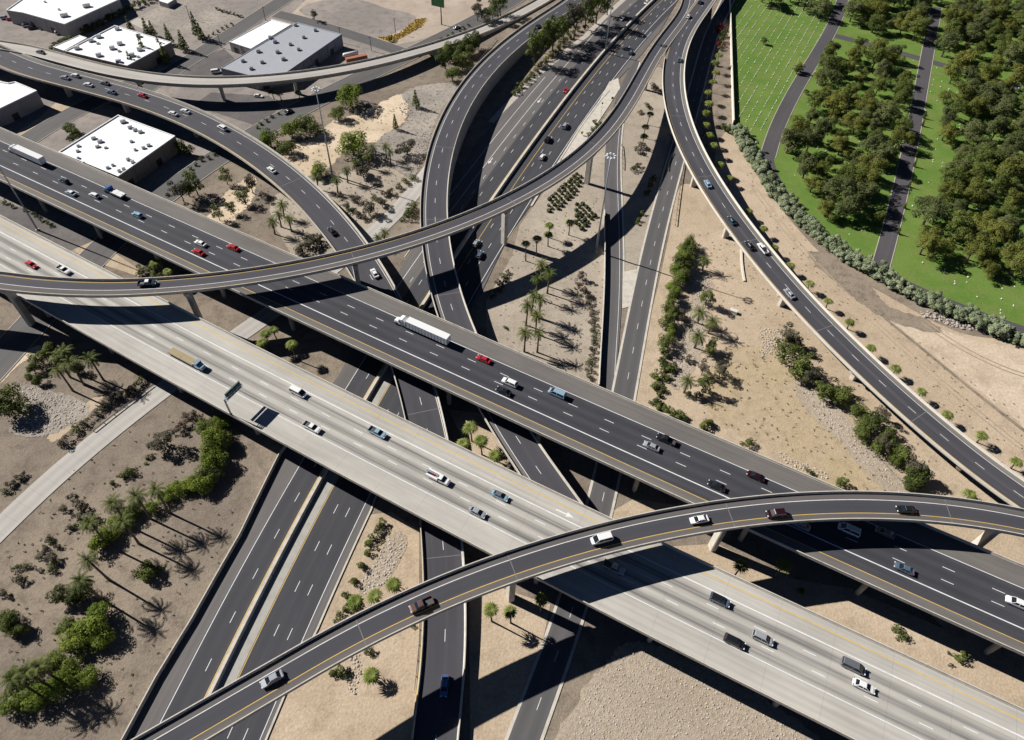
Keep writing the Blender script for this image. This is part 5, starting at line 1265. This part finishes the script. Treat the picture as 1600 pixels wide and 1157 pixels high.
# hedge along the cemetery
hd = centre([(1150, 207), (1165, 230), (1185, 265), (1215, 305), (1250, 345), (1300, 388), (1360, 425), (1420, 460), (1470, 482), (1540, 512), (1600, 538)], 4, 4, (0, 60))
for i in range(0, len(hd.C)):
    for off in (-1.9, 1.4):
        x, y, z = hd.pt(i, off+random.uniform(-.7, .7))
        if inframe((x, y, 2), 60):
            put('hedge', random.choice(PLANT['hedge']), x, y, random.uniform(.8, 1.15), 'silvery green shrub in the long hedge between cemetery and bare earth', 'hedge shrub', 'long hedge by the cemetery', 'hedge_shrub')

# cemetery trees: jittered planting between the drives
CEM = [(1195, 62, 1), (1225, 12, 1), (1242, 5, 1), (1210, 22, 1), (1270, 32, 0), (1255, 18, 1), (1190, 8, 1), (1160, 2, .8)]
def road_clear(x, y):
    for dr in DRIVES:
        d = np.hypot(dr.C[:, 0]-x, dr.C[:, 1]-y).min()
        if d < 6.2: return False
    return True
DRIVES = [centre([(1320, -20), (1308, 28), (1286, 70), (1258, 112), (1235, 160), (1212, 205), (1199, 245)], 7, 3, (60, 0)),
          centre([(1452, 70), (1440, 135), (1426, 210), (1410, 285), (1395, 345), (1378, 412)], 7, 3, (60, 0)),
          centre([(1290, 53), (1330, 62), (1380, 76), (1430, 90), (1478, 103)], 6, 2, (0, 0))]
CLS = ['bushy olive green tree between the two cemetery drives', 'bushy olive green tree right of the straight cemetery drive', 'olive green tree in the dense grove above the cross drive', 'olive green tree at the top of the rows of graves']
zones = [[(1238, 190), (1262, 122), (1290, 72), (1345, 78), (1420, 95), (1418, 200), (1400, 262), (1388, 320), (1374, 385), (1345, 392), (1290, 345), (1270, 318), (1240, 285), (1225, 250)],
         [(1478, 110), (1640, 130), (1640, 520), (1585, 462), (1530, 440), (1470, 410), (1430, 400), (1425, 350), (1450, 305), (1470, 255), (1470, 180)],
         [(1290, -60), (1700, -60), (1700, 130), (1470, 92), (1440, 70), (1320, 45)],
         [(1180, -60), (1300, -60), (1290, 25), (1262, 38), (1238, 15), (1180, 12)]]
for zi, zn in enumerate(zones):
    for x, y in grid_in(zn, (10.1, 9.3, 9.0, 9.6)[zi], (11.9, 10.7, 10.0, 11.0)[zi], .45, 2.6):
        if road_clear(x, y) and inframe((x, y, 6), 12) and random.random() < .95:
            put('cemetery', random.choice(PLANT['cemetery']), x, y, random.choice((.7, .9, 1.05, 1.15, 1.3))*random.uniform(.93, 1.07), CLS[zi], 'tree', 'cemetery grove', 'grove_tree')
for u, v, s in [(1250, 105, .55), (1247, 108, .5), (1195, 62, .4), (1262, 140, .3)]:
    q = P(u, v, 3); put('cemetery', PLANT['cemetery'][1], q.x, q.y, s, 'small tree by itself beside the cemetery drive', 'tree', 'single trees by the cemetery drive', 'lawn_tree')
for u, v in [(1445, 180), (1443, 192), (1433, 240), (1430, 255), (1422, 287), (1405, 360), (1415, 320)]:
    q = P(u, v, 2); put('conifer', PLANT['conifer'][1], q.x, q.y, .55, 'thin dark cypress along the cemetery drive', 'tree', 'thin cypresses by the drive', 'cypress')

# ------------------------------------------------------------------ stones, graves and other uncountable things
def stones(name, polys, spacing, smin, smax, mat, label, cat):
    v, f = [], []
    ico = [(0, 0, 1), (.894, 0, .447), (.276, .851, .447), (-.724, .526, .447), (-.724, -.526, .447), (.276, -.851, .447), (.724, .526, -.447), (-.276, .851, -.447), (-.894, 0, -.447), (-.276, -.851, -.447), (.724, -.526, -.447)]
    fc = [(0, 1, 2), (0, 2, 3), (0, 3, 4), (0, 4, 5), (0, 5, 1), (1, 6, 2), (2, 7, 3), (3, 8, 4), (4, 9, 5), (5, 10, 1), (2, 6, 7), (3, 7, 8), (4, 8, 9), (5, 9, 10), (1, 10, 6)]
    for poly in polys:
        for x, y in grid_in(poly, spacing, spacing, random.uniform(0, 1.5), spacing*.45):
            s = random.uniform(smin, smax); a = random.uniform(0, 6.28); ca, sa = math.cos(a), math.sin(a); sy = random.uniform(.55, 1); sz = random.uniform(.4, .75); k = len(v)
            for px, py, pz in ico:
                j = random.uniform(.85, 1.15); X, Y = px*s*j, py*s*sy*j
                v.append((x+X*ca-Y*sa, y+X*sa+Y*ca, s*sz*.35+pz*s*sz))
            f += [(p+k, q+k, r+k) for p, q, r in fc]
    o = obj(name, mesh(name, v, f, (mat,))); tag(o, label, cat, None, 'stuff'); return o
patch('stone_bed', [(625, 832), (636, 850), (606, 908), (570, 930), (563, 912), (590, 870), (608, 840)], .022, M['gravel_tan'], True, .3)
stones('loose_stones', [[(625, 832), (636, 850), (606, 908), (570, 930), (563, 912), (590, 870), (608, 840)], [(545, 1030), (562, 1020), (566, 1050), (555, 1090), (540, 1080)]], .72, .18, .48, M['stone'], 'pale loose stones in the wedge beside the freeway', 'stones')
stones('loose_stones', [[(30, 600), (75, 612), (135, 632), (125, 655), (90, 672), (50, 680), (20, 668), (45, 640)]], .72, .16, .46, M['stone'], 'grey loose stones beside the broad green tree at left', 'stones')
stones('loose_stones', [[(1085, 432), (1112, 430), (1104, 500), (1090, 560), (1064, 602), (1050, 592), (1066, 520), (1080, 470)], [(1185, 512), (1228, 516), (1216, 545), (1190, 562)], [(1205, 700), (1240, 715), (1300, 745), (1290, 755), (1230, 730)]], .8, .16, .45, M['stone'], 'pale loose stones on the slope right of the frontage road', 'stones')
stones('loose_stones', [[(1245, 590), (1262, 605), (1305, 640), (1350, 690), (1395, 735), (1420, 765), (1400, 775), (1360, 735), (1310, 680), (1262, 630)]], 1.1, .15, .42, M['stone'], 'scattered stones under the tree row by the elevated ramp', 'stones')
stones('loose_stones', [[(650, 215), (676, 205), (668, 240), (655, 268), (640, 262), (632, 245)], [(620, 165), (640, 150), (648, 175), (636, 195)]], 1.3, .22, .5, M['stone_dark'], 'grey stones on the slope beside the top ramp', 'stones')
stones('rubble_heap', [[(1436, 484), (1470, 492), (1500, 503), (1545, 512), (1540, 520), (1490, 512), (1440, 494)]], 1.1, .35, .9, M['stone_dark'], 'heap of brown rubble along the foot of the hedge', 'rubble')
stones('mound_gravel', [[(988, 1008), (1060, 1030), (1140, 1070), (1225, 1120), (1260, 1160), (890, 1160), (912, 1090), (948, 1048)]], .85, .12, .3, M['stone'], 'coarse tan gravel on the mound below the pale deck', 'gravel')
patch('gravel_bed', [(30, 600), (75, 610), (135, 630), (128, 655), (90, 674), (50, 684), (15, 672), (40, 640)], .018, M['gravel'], True, .5)
patch('gravel_bed', [(1083, 430), (1113, 428), (1106, 500), (1092, 562), (1064, 606), (1046, 594), (1064, 520), (1078, 470)], .024, M['gravel_tan'], True, .5)
patch('gravel_bed', [(1240, 590), (1262, 602), (1305, 635), (1350, 685), (1395, 730), (1430, 775), (1400, 785), (1355, 740), (1305, 685), (1255, 635)], .024, M['gravel_tan'], True, .7)

def graves(polys, label):
    v, f = [], []
    a0 = P(1160, 160); a1 = P(1177, 132); ang = math.atan2(a1.y-a0.y, a1.x-a0.x)
    for poly, keep in polys:
        for x, y in grid_in(poly, 1.75, 4.3, ang, .1, False):
            if random.random() > keep or not all(np.hypot(d.C[:, 0]-x, d.C[:, 1]-y).min() > 4 for d in DRIVES): continue
            k = len(v); l, w, h = random.uniform(.6, 1.15), random.uniform(.25, .42), random.uniform(.05, .3); ca, sa = math.cos(ang), math.sin(ang)
            for z in (.01, h+.13):
                for sx, sy in ((-1, -1), (1, -1), (1, 1), (-1, 1)):
                    X, Y = sx*l/2, sy*w/2; v.append((x+X*ca-Y*sa, y+X*sa+Y*ca, z))
            f += [(k+4, k+5, k+6, k+7), (k, k+1, k+5, k+4), (k+1, k+2, k+6, k+5), (k+2, k+3, k+7, k+6), (k+3, k, k+4, k+7)]
    o = obj('grave_markers', mesh('grave_markers', v, f, (M['stone_grave'],))); tag(o, label, 'graves', None, 'stuff')
M['stone_grave'] = concrete('grave stone', (.60, .60, .53), .5)
graves([([(1150, 185), (1150, 5), (1300, -20), (1302, 40), (1282, 65), (1250, 110), (1228, 165), (1205, 215), (1165, 215)], .66),
        ([(1300, 60), (1640, 100), (1640, 520), (1400, 430), (1300, 380), (1230, 280), (1270, 110)], .1)], 'rows of small pale grave markers set in the cemetery lawn')

# ------------------------------------------------------------------ walls, masts, signs, rails
def wall_line(name, pts, h, t, mat, label, cat='wall', deg=2):
    r = centre(pts, t, deg); o = extrude(name, r, lambda i: [(t/2, -.1), (t/2, h), (-t/2, h), (-t/2, -.1)], mat); tag(o, label, cat); return o
wall_line('cemetery_wall', [(1139, -40), (1140, 5), (1141, 60), (1143, 130), (1145, 195)], 2.6, .5, M['concrete_w'], 'straight cream wall between the palm row and the cemetery lawn')
wall_line('pale_kerb_wall', [(1158, 390), (1159, 415), (1163, 440)], .5, .8, M['concrete_w'], 'short pale strip of concrete beside the elevated ramp', 'kerb')

def mast(base, h, label, heads=8, r=.32, rad=1.25):
    q = P(*base); e = empty('light_mast', (q.x, q.y, 0)); tag(e, label, 'light mast', 'tall light masts')
    obj('pole', MB().tube([(0, 0, -.2), (0, 0, h*.5), (0, 0, h)], [r*1.25, r*.85, r*.5], 10).me('pole', M['steel'], True), e)
    obj('base', MB().tube([(0, 0, -.1), (0, 0, .5)], [.7, .7], 10).me('base', M['concrete_lt']), e)
    obj('lamp_ring', MB().tube([(math.cos(a)*rad, math.sin(a)*rad, h-.4) for a in [2*math.pi*k/16 for k in range(17)]], [.09]*17, 6).tube([(0, 0, h-.5), (0, 0, h+.3)], [.35, .3], 8)
        .tube([(-rad, 0, h-.4), (rad, 0, h-.4)], [.06]*2, 5).tube([(0, -rad, h-.4), (0, rad, h-.4)], [.06]*2, 5).me('lamp_ring', M['steel']), e)
    for k in range(heads):
        a = 2*math.pi*k/heads
        o = obj('lamp', part_mesh('mast/lamp', lambda: MB().box(-.42, .42, -.3, .3, -.35, .05, .1, .08), M['lampcase']), e); o.location = (math.cos(a)*(rad+.35), math.sin(a)*(rad+.35), h-.3); o.rotation_euler[2] = a
M['lampcase'] = paint('white lamp housing', (.7, .72, .74), .4)
mast((519.5, 274), 42, 'tall light mast with white lamp cluster above the sandy loop')
mast((931, 394), 46, 'tall light mast with white lamp cluster beside the slip road')
mast((945.6, 84), 36, 'tall light mast rising from the freeway median at the top')
mast((59, 360), 42, 'tall dark light mast between the two decks at the left edge')

# cantilever sign on the pale deck
i_, _ = RC.at(362, 648, 1.0); hw = RC.w[i_]/2
c = RC.pt(i_, -hw+.25, .85); e = empty('overhead_sign', c, math.atan2(RC.T[i_, 1], RC.T[i_, 0])); tag(e, 'cantilever overhead sign on the near parapet of the pale deck', 'sign')
obj('post', MB().tube([(0, 0, 0), (0, 0, 7.4)], [.3, .26], 10).box(-.5, .5, -.25, .25, -.05, .25).me('post', M['steel']), e)
tr = MB()
for y0, z0 in ((-.35, 6.2), (.35, 6.2), (-.35, 7.2), (.35, 7.2)): tr.tube([(y0, 0, z0), (y0, 6.9, z0)], [.09]*2, 6)
for k in range(6):
    a, b = k*1.15, (k+1)*1.15
    for x in (-.35, .35): tr.tube([(x, a, 6.2), (x, b, 7.2)], [.05]*2, 5); tr.tube([(x, b, 6.2), (x, b, 7.2)], [.05]*2, 5)
    tr.tube([(-.35, b, 7.2), (.35, b, 7.2)], [.05]*2, 5); tr.tube([(-.35, a, 7.2), (.35, b, 7.2)], [.05]*2, 5)
obj('truss', tr.me('truss', M['steel']), e)
obj('sign_panel', MB().box(-.62, -.5, 1.0, 7.0, 5.0, 8.2).me('sign_panel', paint('sign green', (.01, .09, .05), .5)), e)
fr_ = MB()
for y in (1.2, 2.6, 4.0, 5.4, 6.8): fr_.box(-.5, -.42, y-.06, y+.06, 5.0, 8.2)
for z in (5.2, 6.2, 7.2, 8.1): fr_.box(-.42, -.36, 1.0, 7.0, z-.05, z+.05)
obj('sign_frame', fr_.me('sign_frame', M['steel']), e)
obj('walkway', MB().box(-1.6, -.65, 1.0, 7.0, 4.7, 4.78).me('walkway', M['steel']), e)

def guardrail(pts, label, h=.75, mat=None, gap=3.8, deg=2):
    r = centre(pts, .2, deg); org = (float(r.C[0, 0]), float(r.C[0, 1]), 0)
    e = empty('guardrail', org); tag(e, label, 'guardrail')
    extrude('rail', r, lambda i: [(.06, h-.32), (.1, h-.16), (.06, h), (-.04, h), (-.04, h-.32)], mat or M['steel'], e, origin=org)
    L = r.s[-1]; pm = MB().box(-.09, .09, -.09, .09, -.1, h-.02).me('post', M['dark_steel'])
    for k in range(int(L/gap)+1):
        o = obj('post', pm, e); o.location = (np.interp(k*gap, r.s, r.C[:, 0])-org[0], np.interp(k*gap, r.s, r.C[:, 1])-org[1], 0)
guardrail([(147, 675), (190, 641), (240, 603)], 'steel guardrail along the upper side of the pale concrete road', .85, M['dark_steel'])
guardrail([(1072, 232), (1066, 275), (1058, 320), (1056, 354)], 'dark guardrail on the right of the frontage road', .9, M['dark_steel'])
guardrail([(1052, 240), (1046, 252), (1043, 268)], 'dark guardrail left of the frontage road near the ramp pier', .9, M['dark_steel'])
guardrail([(971, 228), (973, 245), (973, 266)], 'short dark guardrail beside the slip road', .9, M['dark_steel'])
guardrail([(775, 62), (740, 108), (722, 135)], 'pale guardrail at the start of the top ramp wall', .9)
guardrail([(657, 985), (653, 1030), (648, 1080)], 'steel guardrail beside the ramp at the bottom of the picture', 1.0, M['dark_steel'])

# utility poles, billboard, street furniture
def upole(base, h, label, arms=1):
    q = P(*base); e = empty('utility_pole', (q.x, q.y, 0), .6); tag(e, label, 'utility pole', 'utility poles')
    obj('pole', MB().tube([(0, 0, -.2), (0, 0, h)], [.2, .13], 8).me('pole', M['wood']), e)
    for k in range(arms): obj('crossarm', MB().box(-1.2, 1.2, -.07, .07, h-.7-k*.9, h-.55-k*.9).me('crossarm', M['wood']), e)
for b_, h_, l_ in [((533.5, 67), 9, 'utility pole at the corner of the grey-roofed warehouse'), ((580.5, 80), 8.5, 'utility pole beside the cross street'), ((618, 52), 9, 'utility pole in the straw weeds of the vacant lot'), ((415, 32), 8, 'utility pole behind the low white wing'),
                   ((346, 75), 8, 'utility pole in the lot left of the low white wing'), ((297, 30), 8, 'utility pole in the gravel yard')]: upole(b_, h_, l_)
q = P(690, 39); e = empty('billboard', (q.x, q.y, 0), -.4); tag(e, 'green billboard on a single pole at the top of the vacant lot', 'billboard')
obj('pole', MB().tube([(0, 0, -.2), (0, 0, 11)], [.35, .3], 10).me('pole', M['wood']), e)
obj('panel', MB().box(-6, 2.2, -.25, .25, 10.5, 15).me('panel', paint('billboard green', (.06, .22, .07), .6)), e)
obj('frame', MB().box(-6.1, 2.3, -.32, -.26, 10.3, 10.5).box(-6.1, 2.3, .26, .32, 10.3, 10.5).box(-6.1, 2.3, -.3, .3, 15.01, 15.15).me('frame', M['steel']), e)
q = P(557, 92, 1.2); e = empty('cargo_container', (q.x, q.y, 0), math.radians(28)); tag(e, 'rust red cargo container behind the overpass', 'container')
obj('box', MB().box(-6, 6, -1.2, 1.2, .1, 2.5).me('box', paint('rust red paint', (.30, .12, .07), .7)), e)
rb = MB()
for k in range(24):
    x = -5.75+k*.5
    rb.box(x-.1, x+.1, -1.24, -1.2, .2, 2.4).box(x-.1, x+.1, 1.2, 1.24, .2, 2.4)
obj('corrugation', rb.me('corrugation', paint('rust red paint dark', (.26, .10, .06), .7)), e)
q = P(548, 86, 1.5); e = empty('tanker_trailer', (q.x, q.y, 0), math.radians(28)); tag(e, 'white tank trailer parked beside the rust red container', 'trailer')
obj('tank', MB().tube([(-4.4, 0, 2), (-4, 0, 2), (4, 0, 2), (4.4, 0, 2)], [.6, 1.15, 1.15, .6], 12).me('tank', carpaint('white'), True), e)
obj('frame', MB().box(-4.2, 4.2, -.5, .5, .7, .9).me('frame', M['dark_steel']), e)
for x in (-3.2, -2.0):
    for sg in (-1, 1): o = obj('wheel', part_mesh('w0.52/wheel', wheel(.52, .3), M['tyre']), e); o.location = (x, sg*.95, .52)
q = P(1146, 487, .5); e = empty('utility_cabinet', (q.x, q.y, 0), -.5); tag(e, 'small cream utility cabinet on open earth near the elevated ramp', 'cabinet')
obj('box', MB().box(-1.5, 1.5, -.8, .8, .1, 1.3, .05, .05).me('box', M['concrete_w']), e); obj('pad', MB().box(-1.8, 1.8, -1.1, 1.1, -.1, .1).me('pad', M['kerb']), e)
def roadsign(base, h, label, size, col, ang):
    q = P(*base); e = empty('road_sign', (q.x, q.y, 0), ang); tag(e, label, 'sign')
    obj('post', MB().tube([(0, 0, -.1), (0, 0, h)], [.07, .06], 6).me('post', M['steel']), e)
    obj('panel', MB().box(-.05-size/2, -.05+size/2, -.1, -.06, h-size, h+.1).me('panel', col), e)
roadsign((909, 212), 2.2, 'yellow diamond warning sign by the slip road fork', 1.3, paint('sign yellow', (.75, .5, .03), .5), .3)
roadsign((938.5, 183), 8, 'slim grey sign post by the slip road fork', .8, M['dark_steel'], .3)
roadsign((956, 160), 3, 'dark sign on the concrete gore by the flyover', 1.2, M['dark_steel'], .3)

# painted lane arrows
ARW = mesh('lane_arrow', [(-1.6, -.12, 0), (.4, -.12, 0), (.4, -.5, 0), (1.7, 0, 0), (.4, .5, 0), (.4, .12, 0), (-1.6, .12, 0)], [(0, 1, 5, 6), (2, 3, 4)], (M['white_line'],))
for u, v, rd, sg, par, og_ in ((844, 156, 'fw', -1, FWO, None), (767, 251, 'fw', -1, FWO, None), (875, 799, 'conc', 1, CE_, COG)):
    r = ROADS[rd]; i, of = r.at(u, v); x, y, z = r.pt(i, of, .066 if rd == 'fw' else .014); o = obj('lane_arrow', ARW, par)
    if og_: x, y, z = x-og_[0], y-og_[1], z-og_[2]
    o.location = (x, y, z); o.scale = (1.6, 1.6, 1); o.rotation_euler[2] = math.atan2(r.T[i, 1], r.T[i, 0])+(0 if sg > 0 else math.pi)

# straw weeds in the vacant lot
patch('weed_strip', [(588, 60), (620, 55), (650, 32), (665, 30), (660, 40), (640, 52), (615, 65), (600, 67)], .03, M['straw'], True, .8)

TUFT = foliage('dry grey tufts', (.20, .165, .115), (.15, .125, .085), (.22, .18, .13), .1)
# scattered tufts and pebbles that break up the bare earth
def tufts(name, polys, spacing, keep, mat, label, size, seed):
    v, f = [], []
    for poly in polys:
        for x, y in grid_in(poly, spacing, spacing, .3, spacing*.6):
            if random.random() > keep: continue
            for k in range(7):
                a = random.uniform(0, 6.28); s_ = size*random.uniform(.5, 1.4); ox, oy = random.gauss(0, size*.5), random.gauss(0, size*.5); n = len(v)
                v += [(x+ox-math.cos(a)*s_*.4, y+oy-math.sin(a)*s_*.4, .08), (x+ox+math.cos(a)*s_*.4, y+oy+math.sin(a)*s_*.4, .08), (x+ox+random.gauss(0, s_*.4), y+oy+random.gauss(0, s_*.4), .12+s_*.8)]
                f.append((n, n+1, n+2))
    o = obj(name, mesh(name, v, f, (mat,))); tag(o, label, 'weeds', None, 'stuff')
tufts('weed_tufts', [[(20, 850), (100, 740), (250, 640), (330, 690), (300, 780), (380, 800), (330, 930), (230, 1110), (-20, 1110), (-20, 900)]], 2.6, .4, TUFT, 'sparse dry tufts on the bare earth at lower left', .35, 1)
tufts('weed_tufts', [[(1100, 545), (1180, 540), (1225, 570), (1290, 625), (1345, 690), (1390, 740), (1420, 790), (1330, 790), (1200, 700), (1100, 650)]], 2.2, .4, foliage('dry straw tufts', (.34, .26, .15), (.28, .21, .12), (.38, .30, .18), .1), 'straw coloured tufts on the slope above the dark deck', .4, 2)
tufts('weed_tufts', [[(1060, 380), (1160, 330), (1260, 500), (1480, 740), (1420, 770), (1230, 560), (1090, 620)], [(1150, 240), (1240, 360), (1420, 520), (1600, 640), (1600, 760), (1400, 580), (1230, 400)]], 2.8, .35, TUFT, 'sparse grey tufts on the graded earth right of the road', .3, 3)
tufts('weed_tufts', [[(770, 480), (815, 360), (935, 300), (943, 420), (930, 600), (800, 560)]], 2.4, .4, TUFT, 'sparse grey tufts among the palms on the central island', .3, 4)
tufts('weed_tufts', [[(425, 260), (520, 200), (690, 140), (650, 290), (560, 370), (470, 390), (430, 340)], [(300, 330), (390, 270), (420, 300), (340, 370)]], 2.4, .45, TUFT, 'sparse grey tufts inside the upper left loop', .35, 5)
tufts('weed_tufts', [[(588, 60), (620, 54), (650, 31), (665, 29), (660, 41), (640, 53), (615, 66)]], .8, .9, foliage('golden weeds', (.46, .32, .08), (.36, .24, .06), (.5, .36, .12), .1), 'golden weeds in the corner of the vacant lot', .55, 6)

# ditch and wheel tracks across the bare ground
def track(name, pts, width, mat, deg=3, dz=-.006):
    r = centre(pts, width, deg); o = sheet(name, r, -width/2, width/2, dz, mat); tag(o, kind='structure'); return r
track('drainage_ditch', [(1272, 412), (1330, 455), (1400, 512), (1480, 577), (1560, 642), (1620, 688)], 1.3, M['earth'])
TRK = soil('wheel worn earth', (.36, .285, .20), (.42, .33, .235), (.28, .22, .155), .05, .3, 2.0, .3)
for k, pts in enumerate([[(1180, 300), (1230, 370), (1300, 440), (1380, 520), (1480, 610), (1600, 705)], [(1440, 505), (1500, 545), (1560, 575), (1640, 600)]]):
    for d in (0, 4): track('wheel_track', [(u+d*1.3, v-d*.9) for u, v in pts], .45, TRK, 3, -.004+.0006*k)

# expansion joints across the ramps
M['joint'] = concrete('joint mortar', (.17, .165, .16), .3)
for rd, ee, px in ((RNW, NWE, [(547, 405), (250, 448), (800, 310), (925, 225), (985, 130)]), (RS, SE_, [(797, 885), (1140, 800), (1490, 800), (560, 985)]), (RE, EE_, [(1060, 180), (1105, 275), (1175, 375), (1290, 515), (1440, 650)]),
                   (RW, WE_, [(180, 145), (290, 185), (455, 285), (672, 645), (690, 870)]), (RN, NE_, [(740, 120), (685, 230), (680, 340), (710, 460)])):
    og_ = ee.location
    for u, v in px:
        i, _ = rd.at(u, v); h = rd.w[i]/2-.4; t = rd.T[i]
        vv = [(rd.C[i, 0]+rd.N[i, 0]*a+t[0]*b-og_.x, rd.C[i, 1]+rd.N[i, 1]*a+t[1]*b-og_.y, rd.C[i, 2]+.016) for a, b in ((-h, -.11), (h, -.11), (h, .11), (-h, .11))]
        obj('expansion_joint', mesh('expansion_joint', vv, [(0, 1, 2, 3)], (M['joint'],)), ee)

# labels of things standing in a row or clump: count them from one side
ORD = ['', 'first', 'second', 'third', 'fourth', 'fifth', 'sixth', 'seventh', 'eighth', 'ninth', 'tenth', 'eleventh', 'twelfth', 'thirteenth', 'fourteenth', 'fifteenth', 'sixteenth', 'seventeenth', 'eighteenth', 'nineteenth', 'twentieth', 'twenty-first', 'twenty-second', 'twenty-third', 'twenty-fourth', 'twenty-fifth', 'twenty-sixth', 'twenty-seventh', 'twenty-eighth', 'twenty-ninth', 'thirtieth']
bunch = {}
for o in COL.objects:
    if o.parent is None and 'label' in o and o.get('kind') is None: bunch.setdefault(o['label'], []).append(o)
for lab, os_ in bunch.items():
    if 2 <= len(os_) <= 30:
        p = [proj(o.location) for o in os_]
        hor = max(a for a, b in p)-min(a for a, b in p) >= max(b for a, b in p)-min(b for a, b in p)
        for k, (_, o) in enumerate(sorted(zip([a if hor else b for a, b in p], os_), key=lambda t: t[0])):
            o['label'] = lab+', '+ORD[k+1]+(' from the left' if hor else ' from the top')
